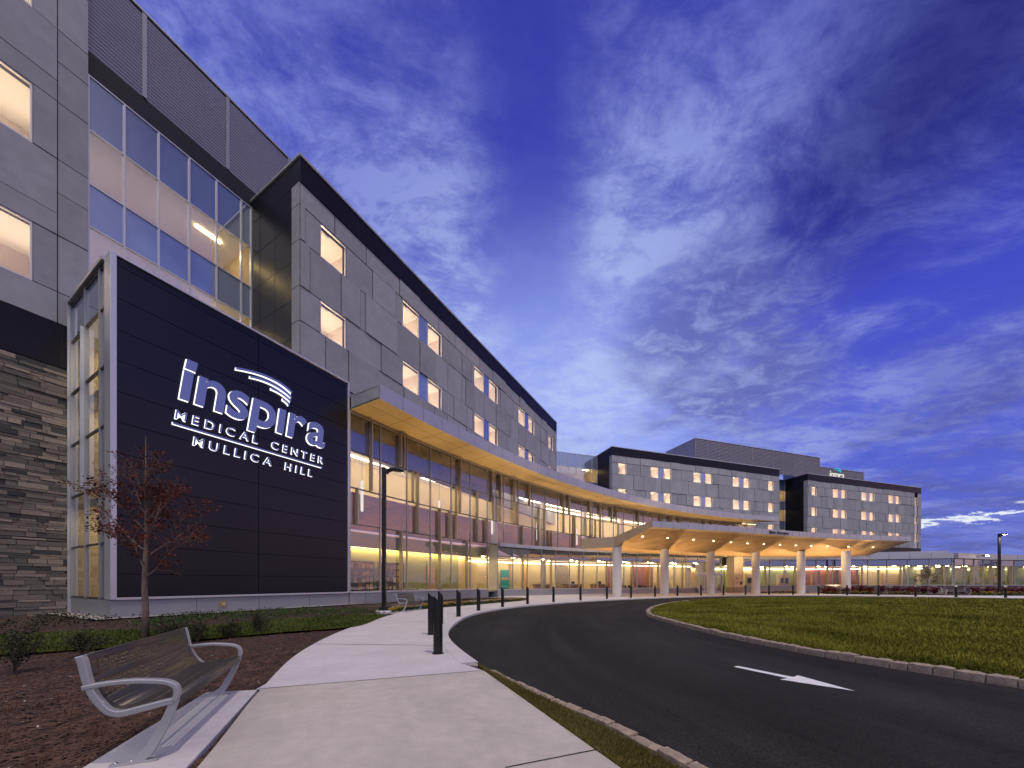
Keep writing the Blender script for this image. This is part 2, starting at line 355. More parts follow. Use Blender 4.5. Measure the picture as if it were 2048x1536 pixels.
    after = ramp(Z, [(0, (.20, .19, .32)), (.09, (.20, .22, .44)), (.22, (.24, .27, .56)), (.42, (.34, .37, .66)), (.66, (1.6, 1.42, 1.22)), (1, (1.85, 1.68, 1.45))])
    after = mix(1., after, (BEH, BEH, BEH), 'MULTIPLY')
    skyc = mix(behind, skyc, after)
    # pink belt low on the far right side, seen in the glass
    belt = ma('MULTIPLY', ma('MULTIPLY', sm(X, .80, .97), ma('SUBTRACT', 1., sm(Z, .08, .42))), ma('SUBTRACT', 1., sm(Y, .25, .55)))
    pk = ramp(Z, [(0, (.35, .28, .28)), (.07, (1.05, .50, .40)), (.17, (1.1, .62, .66)), (.42, (.58, .58, .92))])
    pk = mix(ma('MULTIPLY', sm(fine, .42, .62), .6), pk, (.45, .42, .70))
    skyc = mix(ma('MULTIPLY', belt, .9), skyc, pk)
    # a thin share of the physical twilight sky
    sk = N.new('ShaderNodeTexSky'); sk.sky_type = 'NISHITA'; sk.sun_disc = False; sk.sun_elevation = R(-3); sk.sun_rotation = SUN_AZ
    skyc = mix(.05, skyc, sk.outputs[0], 'ADD')
    L.new(skyc, bg.inputs[0]); bg.inputs[1].default_value = 1.0
BEH = 1.3
build_world()
sl = bpy.data.lights.new('sun', 'SUN'); sl.energy = 1.15; sl.angle = R(.45); sl.color = (1, .86, .74)
so = bpy.data.objects.new('sun', sl); col.objects.link(so)
sd = Vector((math.sin(SUN_AZ)*math.cos(SUN_EL), math.cos(SUN_AZ)*math.cos(SUN_EL), math.sin(SUN_EL)))
so.rotation_euler = sd.to_track_quat('Z', 'Y').to_euler(); so.location = (0, 0, 60)
sc.view_settings.view_transform = 'Standard'; sc.view_settings.look = 'None'; sc.view_settings.exposure = 0; sc.view_settings.gamma = 1
sc.render.engine = 'CYCLES'; sc.cycles.use_denoising = True; sc.cycles.max_bounces = 8; sc.cycles.transparent_max_bounces = 16; sc.cycles.diffuse_bounces = 4
sc.cycles.sample_clamp_indirect = 6; sc.cycles.caustics_reflective = False; sc.cycles.caustics_refractive = False

# ------------------------------------------------------------------ frames of the buildings
TH = R(28.7); E1 = Vector((math.sin(TH), math.cos(TH))); N1 = Vector((E1.y, -E1.x)); O1 = Vector((-15.7, 14.2))
RZ1 = math.pi/2-TH
def w1(s, d): p = O1+E1*s+N1*d; return (p.x, p.y)
# local building space: x along the facade, y = -d (d is towards the street), z up

def panel_rects(mb, s0, s1, z0, z1, rnd, m, wmin=1.4, wmax=3.2, cuts=None):
    x = s0; c = [s0]
    if cuts: c = [s0]+[k for k in cuts if s0+.3 < k < s1-.3]+[s1]
    else:
        while x < s1-wmin*1.6:
            x += rnd.uniform(wmin, wmax); c.append(x)
        if s1-c[-1] < .7 and len(c) > 1: c[-1] = s1
        else: c.append(s1)
    g = .03
    for a, b in zip(c, c[1:]):
        if rnd.random() < .3 and z1-z0 > 1.8 and b-a > 1.2:
            k = a+rnd.choice((.22, .78))*(b-a); segs = [(a, k), (k, b)]
        else: segs = [(a, b)]
        for p, q in segs:
            pr = rnd.choice((0, .0, .05, .08)); mb.box(p+g, q-g, -pr, .08, z0+g, z1-g, m, rnd.random())

# one ward window, shared by all the blocks: frame > pane, room, added floor glow panel, wall_lamp
def win_parts(w, h, key, cache={}):
    if (w, h) in cache: return cache[(w, h)]
    f = MB(); t = .055
    for a in ((0, w, 0, t), (0, w, h-t, h), (0, t, t, h-t), (w-t, w, t, h-t)): f.box(a[0], a[1], .02, .14, a[2], a[3], M['silver'])
    p = MB(); p.face([(t, .09, t), (w-t, .09, t), (w-t, .09, h-t), (t, .09, h-t)], M['glassw'])
    r = MB(); e = .42; dp = 3.2; zc = h+.12; zf = -.7
    r.face([(-e, dp, zf), (-e, dp, zc), (w+e, dp, zc), (w+e, dp, zf)], M['room'])
    r.face([(-e, .16, zf), (-e, .16, zc), (-e, dp, zc), (-e, dp, zf)], M['room']); r.face([(w+e, .16, zf), (w+e, dp, zf), (w+e, dp, zc), (w+e, .16, zc)], M['room'])
    r.face([(-e, .16, zc), (w+e, .16, zc), (w+e, dp, zc), (-e, dp, zc)], M['ceil']); r.face([(-e, .16, zf), (-e, dp, zf), (w+e, dp, zf), (w+e, .16, zf)], M['room'])
    r.box(.2, .9, .5, .62, zc-.05, zc-.01, M['mull'])            # air grille in the ceiling
    r.box(w*.55, w+e-.1, 2.2, dp-.02, zf, 1.0, M['doorwood'])       # wardrobe
    l = MB(); l.box(.1, w-.1, .9, 2.1, -.62, -.56, M['roomglow'])  # added glow panel, hidden on the floor to light the ceiling evenly
    s = MB(); s.box(w*.72, w*.72+.10, dp-.14, dp-.02, h*.42, h*.42+.26, M['sconce'])
    res = []
    for nm, b in (('window', f), ('pane', p), ('room', r), ('added_floor_glow', l), ('wall_lamp', s)):
        o = b.build(nm); col.objects.unlink(o); res.append(o.data); bpy.data.objects.remove(o)
    cache[(w, h)] = res; return res
def window(parent, x, z, w, h, lamp=False, y=0.):
    d = win_parts(w, h, None); nm = ('window', 'pane', 'room', 'added_floor_glow', 'wall_lamp'); par = None
    for i, me in enumerate(d):
        if i == 4 and not lamp: continue
        o = bpy.data.objects.new(nm[i], me); col.objects.link(o)
        if i == 0: o.parent = parent; o.location = (x, y, z); par = o
        else: o.parent = par

ROWS = [(21.4, 23.45), (16.68, 18.72), (11.95, 14.0)]
def ward_block(label, ox, oy, th, Lg, seed, zb, strip=False, depth=16., ret=5.5, darkbase=True):
    rnd = random.Random(seed); t = thing('ward_block', label, 'building', (ox, oy, 0), math.pi/2-th, 'ward blocks of the crescent')
    k = Lg/40.1
    wins = [(1.25, 1.8)]+[(8.0+9.7*i, 1.82) for i in range(3)]+[(8.0+9.7*i+2.86, 1.87) for i in range(3)]+[(36.95, 1.82)]
    if strip: wins = wins[:-1]
    wins = [(a*k, b) for a, b in wins]; wins.sort()
    spans = [((8.0+9.7*i)*k+1.82, (10.86+9.7*i)*k) for i in range(3)]
    P = MB(); Bk = MB(); x0 = 0.; x1 = Lg-(.0 if not strip else 0)
    sx = (Lg-2.6, Lg-1.4) if strip else None
    def row(z0, z1, cuts=None, holes=()):
        hs = sorted(list(holes)+([sx] if strip else [])); a = 0.
        for h0, h1 in hs+[(Lg, Lg)]:
            if h0-a > .05:
                panel_rects(P, a, h0, z0, z1, rnd, M['precast'], cuts=cuts)
                Bk.box(a, h0, .06, .4, z0, z1, M['joint'])
            a = h1
    zs = 24.75
    row(23.47, zs, None)
    for i, (a, b) in enumerate(ROWS):
        if b < zb: break
        hol = [(x, x+w) for x, w in wins]+[(p, q) for p, q in spans]; hol.sort()
        mrg = []
        for h in hol:
            if mrg and h[0]-mrg[-1][1] < .06: mrg[-1] = (mrg[-1][0], h[1])
            else: mrg.append(h)
        row(a, b, None, mrg)
        nz = ROWS[i+1][1] if i+1 < len(ROWS) else 10.3
        row(nz, a, None)
        for x, w in wins: window(t, x, a, w, b-a, lamp=rnd.random() < .6)
        S_ = MB()
        for p, q in spans:
            S_ = MB(); S_.box(p, q, .05, .1, a, b, M['spandrel']); S_.box(p, p+.04, .02, .13, a, b, M['silver']); S_.box(q-.04, q, .02, .13, a, b, M['silver']); S_.build('spandrel_panel', t)
    # wrap of the precast round the corner
    for z0, z1 in ((23.47, zs), (21.4, 23.47), (18.72, 21.4), (16.68, 18.72), (14.0, 16.68), (11.95, 14.0)):
        if z0 > zb-3: P.box(-.03, .0, .02, .78, z0+.02, z1-.02, M['precast'])
    P.build('panel_wall', t, tone=True); Bk.build('backing_wall', t)
    D = MB(); D.box(-.0, Lg, -.06, .4, zs, 26.2, M['dark']);
    x = .0
    while x < Lg-1:
        x += 3.9; D.box(x, x+.02, -.064, -.05, zs, 26.2, M['joint'])
    D.build('parapet_band', t)
    C = MB(); C.box(-.08, Lg+.06, -.12, depth, 26.2, 26.32, M['fascia']); C.build('coping', t)
    Rn = MB(); Rn.box(.0, .35, .8, depth, zb, 26.2, M['dark']); Rn.box(-.0, .35, .4, .8, zb, 26.2, M['dark'])
    for z in (24.75, 22.6, 20.4, 18.1, 15.9, 13.7): Rn.box(-.006, .0, .8, ret, z, z+.03, M['joint'])
    for y in (2.6, 4.3): Rn.box(-.006, .0, y, y+.02, zb, 26.2, M['joint'])
    Rn.build('return_wall', t)
    En = MB(); En.box(Lg-.3, Lg, .4, depth, zb, 26.2, M['precast']); En.box(0, Lg, depth-.3, depth, zb, 26.2, M['precast']); En.build('rear_wall', t, tone=True)
    if zb < 12:
        Bs = MB(); Bs.box(0, Lg, -.02, .5, zb, 10.3, M['dark']); Bs.build('base_wall', t)
    else:
        Bs = MB(); Bs.box(.02, Lg-.02, .02, depth-.02, zb-.12, zb+.0, M['fascia']); Bs.build('base_wall', t)
    if strip:
        G_ = MB(); z = 10.3
        for i, (a, b) in enumerate(((10.3, 11.9), (11.95, 14.0), (14.05, 16.6), (16.68, 18.72), (18.8, 21.3), (21.4, 23.45))):
            if i % 2: window(t, sx[0], a, 1.2, b-a, lamp=True)
            else: G_ = MB(); G_.box(sx[0], sx[1], .05, .1, a, b, M['spandrel']); G_.build('spandrel_panel', t)
    for i in range(9):
        if i % 1 == 0:
            A = MB(); A.tube([(1.2+i*4.7*k, .2, 26.3), (1.2+i*4.7*k, .2, 26.85)], [.018, .008], M['silver'], 5); A.build('lightning_rod', t)
    return t
b1 = w1(7.54, -.3)
ward_block('nearest grey ward block, rising behind the sign tower', b1[0], b1[1], TH, 40.1, 11, 12.95, ret=5.3)
TH2 = math.atan2(40.47, 13.34); ward_block('middle grey ward block beyond the curved canopy, tall louvred plant room above it', 18.28, 65.79, TH2, 42.6, 23, 0, depth=18)
TH3 = math.atan2(40.0, 12.43); ward_block('farthest grey ward block, ending in a narrow glass strip at its open corner', 67.38, 82.11, TH3, 41.9, 31, 0, strip=True, depth=18)

# ------------------------------------------------------------------ glass links
def link(label, ox, oy, th, s0, s1, z0, zt, bay, first, lamp=True):
    t = thing('glass_link', label, 'building', (ox, oy, 0), math.pi/2-th)
    F_ = MB(); Sp = MB(); I = MB(); xs = []
    x = first
    while x < s1-.2: xs.append(x); x += bay
    xs = [s0]+[x for x in xs if x > s0+.2]+[s1]
    zr = [zt, zt-2.6, zt-5.2]
    while zr[-1] > z0+.3: zr.append(zr[-1]-(2.05 if len(zr) % 2 else 2.7))
    zr[-1] = max(zr[-1], z0)
    for x in xs: F_.box(x-.035, x+.035, -.06, .12, zr[-1], zt, M['silver'])
    for z in zr: F_.box(s0, s1, -.03, .1, z-.03, z+.03, M['silver'])
    for i in range(len(zr)-1):
        G_ = MB(); Sp = MB()
        for a, b in zip(xs, xs[1:]):
            if i % 2 == 0: Sp.box(a+.035, b-.035, .02, .06, zr[i+1]+.03, zr[i]-.03, M['spandrel'])
            else: G_.face([(a+.035, .04, zr[i+1]+.03), (b-.035, .04, zr[i+1]+.03), (b-.035, .04, zr[i]-.03), (a+.035, .04, zr[i]-.03)], M['glassl'])
        if i % 2 == 0: Sp.build('spandrel_panel', t)
        else: G_.build('glazing', t)
        if i % 2 == 1:
            za, zb_ = zr[i+1]-.35, zr[i]+.25
            I.face([(s0, 4.5, za), (s0, 4.5, zb_), (s1, 4.5, zb_), (s1, 4.5, za)], M['cream']); I.face([(s0, .15, zb_), (s1, .15, zb_), (s1, 4.5, zb_), (s0, 4.5, zb_)], M['ceil'])
            I.face([(s0, .15, za), (s0, 4.5, za), (s1, 4.5, za), (s1, .15, za)], M['woodfloor'])
            I.face([(s1, .15, za), (s1, 4.5, za), (s1, 4.5, zb_), (s1, .15, zb_)], M['cream']); I.face([(s0, .15, za), (s0, .15, zb_), (s0, 4.5, zb_), (s0, 4.5, za)], M['cream'])
            Lp = MB(); Lp.box(s1-2.3, s1-1.0, 1.5, 1.7, zb_-.06, zb_-.02, M['lampyel']); Lp.build('ceiling_lamp', t)
            x = s0+.6
            while x < s1-.7:
                Lp = MB(); Lp.box(x, x+1.6, 1.0, 2.6, za+.02, za+.08, M['linkglow']); Lp.build('added_link_glow', t); x += 2.6  # added unseen glow on the floor that brightens the corridor
    F_.build('frame', t); I.build('interior', t)
    return t
lo = w1(0, -5.6)
# near link between the precast wing and the nearest block
link('tall glazed link between the near precast wing and the nearest ward block', lo[0], lo[1], TH, .48, 7.5, 12.0, 25.82, 1.31, 1.7)
n2 = Vector((math.cos(TH2), -math.sin(TH2))); e2 = Vector((math.sin(TH2), math.cos(TH2)))
q = Vector((18.28, 65.79))-n2*5.0
link('glazed link with lit corridor between the nearest and middle ward blocks', q.x, q.y, TH2, -12.5, -.02, 8.0, 26.1, 1.7, -11.4)
q = Vector((67.38, 82.11))-Vector((math.cos(TH3), -math.sin(TH3)))*5.0
link('narrow recessed glass link between the middle and farthest ward blocks', q.x, q.y, TH3, -9.5, -.02, 8.0, 26.1, 1.7, -8.6)

# ------------------------------------------------------------------ louvred plant screens
def screen(label, ox, oy, th, s0, s1, z0, z1, joints, depth, strip=None, pitch=.19):
    t = thing('louvre_screen', label, 'plant screen', (ox, oy, 0), math.pi/2-th, 'louvred plant rooms on the roofs')
    A = MB(); A.box(s0, s1, .14, .2, z0, z1, M['louvredark']); A.box(s0, s0+.1, .2, depth, z0, z1, M['louvre']); A.box(s1-.1, s1, .2, depth, z0, z1, M['louvre']); A.box(s0+.1, s1-.1, .2, depth, z1-.3, z1-.2, M['louvre']); A.build('core_wall', t)
    Lv = MB(); z = z0
    while z < z1-.1:
        Lv.mesh([(s0, .03, z), (s1, .03, z), (s1, .0, z+pitch*.64), (s0, .0, z+pitch*.64), (s0, .10, z+pitch*.66), (s1, .10, z+pitch*.66), (s0, .13, z), (s1, .13, z)], [(0, 1, 2, 3), (3, 2, 5, 4), (6, 7, 1, 0)], M['louvre'])
        Lv.mesh([(s0-.0, .2, z), (s0-.0, depth, z), (s0-.07, depth, z+.03), (s0-.07, .2, z+.03), (s0, .2, z+.14), (s0, depth, z+.14)], [(0, 1, 2, 3), (3, 2, 5, 4)], M['louvre'])
        z += pitch
    Lv.build('louvre_blades', t)
    J = MB(); jw = .09 if pitch < .25 else .05
    for x in joints: J.box(x-jw, x+jw, -.03, .13, z0, z1, M['louvre'])
    J.box(s0-.08, s1+.08, -.05, .16, z1, z1+.09, M['fascia']); J.box(s0-.08, s0+.06, .16, depth, z1, z1+.09, M['fascia']); J.build('trim', t)
    if strip:
        D = MB(); D.box(s0, s1, .12, .2, strip[0], strip[1], M['joint']); z = strip[0]
        while z < strip[1]: D.box(s0, s1, .02, .1, z, z+.035, M['louvredark']); z += .105
        D.build('air_intake', t)
    return t
screen('ribbed metal plant screen right above the near glass link', lo[0], lo[1], TH, .48, 22., 27.05, 31.5, (2.45, 6.2, 9.9, 13.7), 8, strip=(25.9, 27.03))
q = Vector((18.28, 65.79))-n2*2.6
screen('long ribbed plant room on the middle ward block roof', q.x, q.y, TH2, 21.9, 60., 26.34, 31.5, [21.95+3.2*i for i in range(12)]+[59.9], 8.6, pitch=.3)
screen('low ribbed plant room carrying the small rooftop sign', 80.5, 93.8, R(73), -1., 16.9, 26.34, 31.5, [.5+4*i for i in range(5)], 6, pitch=.3)

# ------------------------------------------------------------------ near precast wing with stone base
def wing():
    t = thing('precast_wing', 'near precast hospital wing with ledge stone base, cut by the frame', 'building', (lo[0], lo[1], 0), RZ1)
    rnd = random.Random(4); P = MB(); Bk = MB(); x1 = .46; y = -.2
    hw = (-3.3, -1.17)
    rows = [(13.2, 14.62), (14.62, 17.2), (17.2, 20.66), (20.66, 23.26), (23.26, 26.57), (26.57, 29.15), (29.15, 32.5)]
    cuts = [-11.5, -9.6, -6.6, -4.7, -.48]
    for i, (a, b) in enumerate(rows):
        segs = [(-13, x1)] if i % 2 == 0 else [(-13, -8.6), (-6.5, hw[0]), (hw[1], x1)]
        for s0, s1 in segs:
            c = [s0]+[k for k in cuts if s0+.2 < k < s1-.2]+[s1]
            for p, q in zip(c, c[1:]):
                zz = [a, b] if (i % 2 or b-a < 2) else [a, a+(b-a)*(.56 if q > 0 else .28), b]
                for u, v in zip(zz, zz[1:]): P.box(p+.018, q-.018, y-rnd.choice((0, .0, .02)), y+.08, u+.02, v-.02, M['precast'], rnd.random())
            Bk.box(s0, s1-.01, y+.06, y+.4, a, b, M['joint'])
        if i % 2:
            window(t, hw[0], a, hw[1]-hw[0], b-a, y=y); window(t, -8.6, a, 2.1, b-a, y=y)
    P.build('panel_wall', t, tone=True); Bk.build('backing_wall', t)
    E_ = MB(); E_.box(x1-.06, x1-.012, y+.1, 1.2, 13.2, 32.5, M['precast']); E_.build('end_wall', t, tone=True)
    D = MB(); D.box(-13, -.2, y-.0, y+.4, 11.22, 13.18, M['dark']); D.box(-.36, -.34, y-.004, y, 11.22, 13.18, M['joint']); D.build('dark_band', t)
    St = MB(); S2 = MB(); S2.box(-13, -.2, y+.03, y+.4, -.3, 11.2, M['stone_g']); z = -.1
    while z < 11.1:
        h = rnd.choice((.09, .12, .14, .18, .22)); h = min(h, 11.2-z); x = -13+rnd.random()*.3
        if abs(z-3.3) < .1 : z += .03
        while x < -.21:
            l = min(rnd.uniform(.25, .95), -.2-x); pr = rnd.uniform(0, .055)
            if l > .06: St.box(x+.008, x+l-.008, y-pr, y+.03, z+.007, z+h-.007, M['stones'], tone=max(0, min(1, rnd.gauss(.5, .3))))
            x += l
        z += h
    St.build('ledge_stone', t, tone=True); S2.build('stone_backing', t)
    R_ = MB(); R_.box(-13, x1, y+.42, 9, 32.4, 32.6, M['fascia']); R_.build('roof', t)
wing()

# ------------------------------------------------------------------ sign tower
def tower():
    t = thing('sign_tower', 'black panelled entrance tower edged in bright aluminium', 'building', (O1.x, O1.y, 0), RZ1)
    P = MB(); zs = [.82, 1.74, 2.9, 4.06, 5.3, 6.54, 7.78, 9.0, 10.23, 11.45, 12.7, 14.0, 14.3]
    P.box(.03, 10.45, .05, .5, .8, 14.3, M['joint'])
    for a, b in zip(zs, zs[1:]):
        for u, v in ((.08, 5.19), (5.2, 10.42)): P.box(u+.008, v-.008, 0, .06, a+.012, b-.012, M['signpanel'])
    P.build('panel_wall', t)
    T = MB(); T.box(-.12, .06, -.09, .62, .72, 14.42, M['silver']); T.box(10.44, 10.55, -.09, .62, .72, 14.42, M['silver']); T.box(.06, 10.44, -.09, .62, 14.32, 14.42, M['silver']); T.box(.06, 10.44, -.09, .3, .70, .80, M['silver']); bevel(T.build('trim', t), .01)
    Pl = MB(); Pl.box(-.1, 10.5, -.02, 6, -.3, .695, M['plinth'])
    for x in (2.6, 5.2, 7.9): Pl.box(x, x+.015, -.024, -.01, 0, .69, M['joint'])
    Pl.build('plinth', t)
    # glazed flank
    F_ = MB(); G_ = MB(); y0, y1 = .62, 5.38
    ys = [y0, 1.3, 3.25, y1]
    for i, y in enumerate(ys): F_.box(-.12, .02, y-.04, y+.04, .72, 14.3, M['mull'])
    for z in (.76, 3.0, 5.35, 7.75, 10.15, 12.55, 14.2): F_.box(-.09, 0, y0, y1, z-.035, z+.035, M['mulldark'])
    F_.box(-.24, -.12, 3.22, 3.28, 5.4, 12.5, M['silver']); F_.box(-.2, .1, 5.38, 5.58, .0, 14.3, M['silver'])
    F_.build('frame', t)
    G_.face([(-.04, y1, .75), (-.04, y0, .75), (-.04, y0, 12.5), (-.04, y1, 12.5)], M['glassc']); G_.build('glazing', t)
    Sp = MB(); Sp.box(-.05, -.03, y0+.04, y1-.04, 12.6, 14.15, M['spandrel']); Sp.build('spandrel_panel', t)
    C = MB(); C.box(-.2, 10.4, .62, 5.5, 14.3, 14.44, M['fascia']); C.build('roof', t)
    I = MB(); I.face([(.0, y1+.0, .7), (10.4, y1, .7), (10.4, y1, 12.6), (0, y1, 12.6)], M['cream']); I.face([(0, .7, .71), (10.4, .7, .71), (10.4, y1, .71), (0, y1, .71)], M['cream'])
    I.face([(3.5, .6, .7), (3.5, y1, .7), (3.5, y1, 12.6), (3.5, .6, 12.6)], M['cream']); I.face([(0, .6, 12.6), (0, y1, 12.6), (3.5, y1, 12.6), (3.5, .6, 12.6)], M['ceil'])
    I.box(.3, 3.4, .8, y1, 4.9, 5.2, M['ceil']); I.box(.3, 3.4, 2.2, y1, 9.7, 10.0, M['ceil']); I.build('interior', t)
    for z in (4.88, 9.68, 12.58):
        for y in (1.6, 4):
            Lm = MB(); Lm.face([(.8, y, z), (.8, y+.7, z), (2.2, y+.7, z), (2.2, y, z)], emis('stair_lamp', (1, .86, .62), 14)); Lm.build('ceiling_lamp', t)
tower()
# little wall outlet on the plinth
o = thing('wall_outlet', 'small square brass outlet box on the plinth below the sign', 'outlet', (*w1(3.45, .02), .22), RZ1)
b = MB(); b.box(0, .3, -.03, 0, 0, .3, M['kerbst']); b.box(.03, .27, -.05, -.03, .03, .27, mat('brass_cover', (.5, .38, .15), .4, .6)); b.build('outlet_box', o)
b = MB(); b.box(.13, .24, -.075, -.05, .08, .2, M['silver']); b.build('socket_cover', o)

# ------------------------------------------------------------------ lettering
def text_mesh(ch, size, bold, shear, ext, m):
    cu = bpy.data.curves.new('t', 'FONT'); cu.body = ch; cu.size = size; cu.offset = bold; cu.shear = shear; cu.extrude = ext; cu.resolution_u = 6
    o = bpy.data.objects.new('t', cu); col.objects.link(o); dg = bpy.context.evaluated_depsgraph_get()
    me = bpy.data.meshes.new_from_object(o.evaluated_get(dg)); col.objects.unlink(o); bpy.data.objects.remove(o); bpy.data.curves.remove(cu)
    me.materials.clear(); me.materials.append(m)
    xs = [v.co.x for v in me.vertices]; ys = [v.co.y for v in me.vertices]
    return me, (min(xs), max(xs), min(ys), max(ys))
# letters are drawn in x (right), y (up), z (towards the street): stand them up on the wall
STAND = Matrix(((1, 0, 0, 0), (0, 0, -1, 0), (0, 1, 0, 0), (0, 0, 0, 1)))
def stand(me, dx, dz, off, sx=1., sz=1.):
    me.transform(Matrix.Translation((dx, -off, dz)) @ STAND @ Matrix.Diagonal((sx, sz, 1, 1)))
def letters(parent, txt, x0, x1, zb, cap, ref, bold, shear, face, back=None, gap=0., off=.16, ext=.02, desc=1.):
    """one child per letter, the line fitted between x0 and x1, reference glyph height = cap"""
    _, bb = text_mesh(ref, 1, bold, 0, 0, face); sz = cap/(bb[3]-bb[2]); base = bb[2]*sz
    adv = []; x = 0.
    for ch in txt:
        if ch == ' ': x += .45*sz+gap; adv.append(None); continue
        me, bx = text_mesh(ch, sz, bold*sz, shear, ext, face); w = bx[1]-bx[0]-shear*(bx[3]-bx[2])
        adv.append((me, bx, x-bx[0]+shear*min(0., bx[2]))); x += w+gap
    tot = x-gap; k = (x1-x0)/tot
    for ch, a in zip(txt, adv):
        if not a: continue
        me, bx, px = a
        for v in me.vertices:
            if v.co.y < base: v.co.y = base+(v.co.y-base)*desc
        stand(me, x0+px*k, zb-base, off, k)
        o = bpy.data.objects.new('letter', me); col.objects.link(o); o.parent = parent
        if back:
            mb_, b2 = text_mesh(ch, sz, bold*sz+.010, shear, .012, back)
            for v in mb_.vertices:
                if v.co.y < base: v.co.y = base+(v.co.y-base)*(desc if v.co.y < base-.06*sz else 1)
            stand(mb_, x0+px*k, zb-base, .035, k)
            h = bpy.data.objects.new('halo_light', mb_); col.objects.link(h); h.parent = o
def swoosh(parent, x0, z0, xm, zm, x1, z1, w0, w1_, face, back, y0=-.18, y1=-.14):
    n = 18; up = []; dn = []
    for i in range(n+1):
        t = i/n; x = (1-t)**2*x0+2*t*(1-t)*xm+t*t*x1; z = (1-t)**2*z0+2*t*(1-t)*zm+t*t*z1; w = w0+(w1_-w0)*t
        up.append((x, z+w/2)); dn.append((x-w*.1, z-w/2))
    def strip(g, ya, yb, m, nm, par):
        b = MB(); u = [(x, z+g) for x, z in up]; d = [(x-g*.2, z-g) for x, z in dn]
        vs = [(x, ya, z) for x, z in u]+[(x, ya, z) for x, z in d]+[(x, yb, z) for x, z in u]+[(x, yb, z) for x, z in d]; k = n+1; fs = []
        for i in range(n): fs += [(i, k+i, k+i+1, i+1), (2*k+i, 2*k+i+1, 3*k+i+1, 3*k+i), (i, i+1, 2*k+i+1, 2*k+i), (k+i, 3*k+i, 3*k+i+1, k+i+1)]
        fs += [(0, 2*k, 3*k, k), (n, k+n, 3*k+n, 2*k+n)]
        b.mesh(vs, fs, m); return b.build(nm, par)
    o = strip(0, y0, y1, face, 'swoosh', parent)
    if back: strip(.02, -.05, -.025, back, 'halo_light', o)
ws = thing('illuminated_sign', 'large halo lit white lettering with swoosh on the black tower wall', 'sign', (*w1(0, 0), 0), RZ1)
def dot(par, m, nm, g, y0, y1):
    b = MB(); P = [(2.14-g, 10.93-g), (2.52+g, 10.93-g), (2.60+g, 11.38+g), (2.22-g, 11.38+g)]
    b.mesh([(x, y0, z) for x, z in P]+[(x, y1, z) for x, z in P], [(0, 1, 2, 3), (7, 6, 5, 4), (0, 4, 5, 1), (1, 5, 6, 2), (2, 6, 7, 3), (3, 7, 4, 0)], m); return b.build(nm, par)
dot(dot(ws, M['letter'], 'letter_dot', 0, -.18, -.14), M['halo'], 'halo_light', .02, -.05, -.025)
letters(ws, '\u0131nsp\u0131ra', 1.95, 8.62, 9.5, 1.36, 'x', .020, .14, M['letter'], M['halo'], gap=.22, desc=.62)
letters(ws, 'MEDICAL CENTER', 1.82, 8.66, 8.58, .40, 'E', .0, .12, M['letter'], M['halo'], gap=.24, off=.11)
letters(ws, 'MULLICA HILL', 2.45, 8.0, 7.63, .40, 'E', .0, .12, M['letter'], M['halo'], gap=.24, off=.11)
b = MB(); b.box(1.75, 8.64, -.13, -.09, 8.31, 8.38, M['letter']); ln = b.build('rule_line', ws)
b = MB(); b.box(1.73, 8.62, -.05, -.025, 8.29, 8.40, M['halo']); b.build('halo_light', ln)
for q in ((4.12, 11.95, 5.9, 12.55, 6.82, 12.0, .1, .12), (4.74, 11.85, 5.9, 12.2, 6.80, 11.74, .09, .13), (5.74, 11.72, 6.3, 11.78, 6.76, 11.50, .08, .12), (6.34, 11.42, 6.5, 11.42, 6.68, 11.27, .1, .12)): swoosh(ws, *q, M['letter'], M['halo'])

# ------------------------------------------------------------------ curved atrium
CW, RW, RC = Vector((8.0, 100.4)), 100.4, 97.55      # local centre (s,d), wall radius, canopy edge radius
def arc(a, r):      # a = arc length on the wall line, counted from s = 8 -> local mesh xy
    ph = a/RW; return Vector((CW.x+r*math.sin(ph), -(CW.y-r*math.cos(ph))))
A0, A1 = 2.58, 78.0
def arcband(mb, a0, a1, r0, r1, z0, z1, m, n=None):
    """solid ring segment"""
    n = n or max(2, int((a1-a0)/1.2)); v = []; f = []
    for i in range(n+1):
        a = a0+(a1-a0)*i/n
        for r in (r0, r1):
            p = arc(a, r)
            for z in (z0, z1): v.append((p.x, p.y, z))
    for i in range(n):
        k = 4*i; f += [(k, k+4, k+5, k+1), (k+2, k+3, k+7, k+6), (k+1, k+5, k+7, k+3), (k, k+2, k+6, k+4)]
    f += [(0, 1, 3, 2), (4*n, 4*n+2, 4*n+3, 4*n+1)]
    mb.mesh(v, f, m)
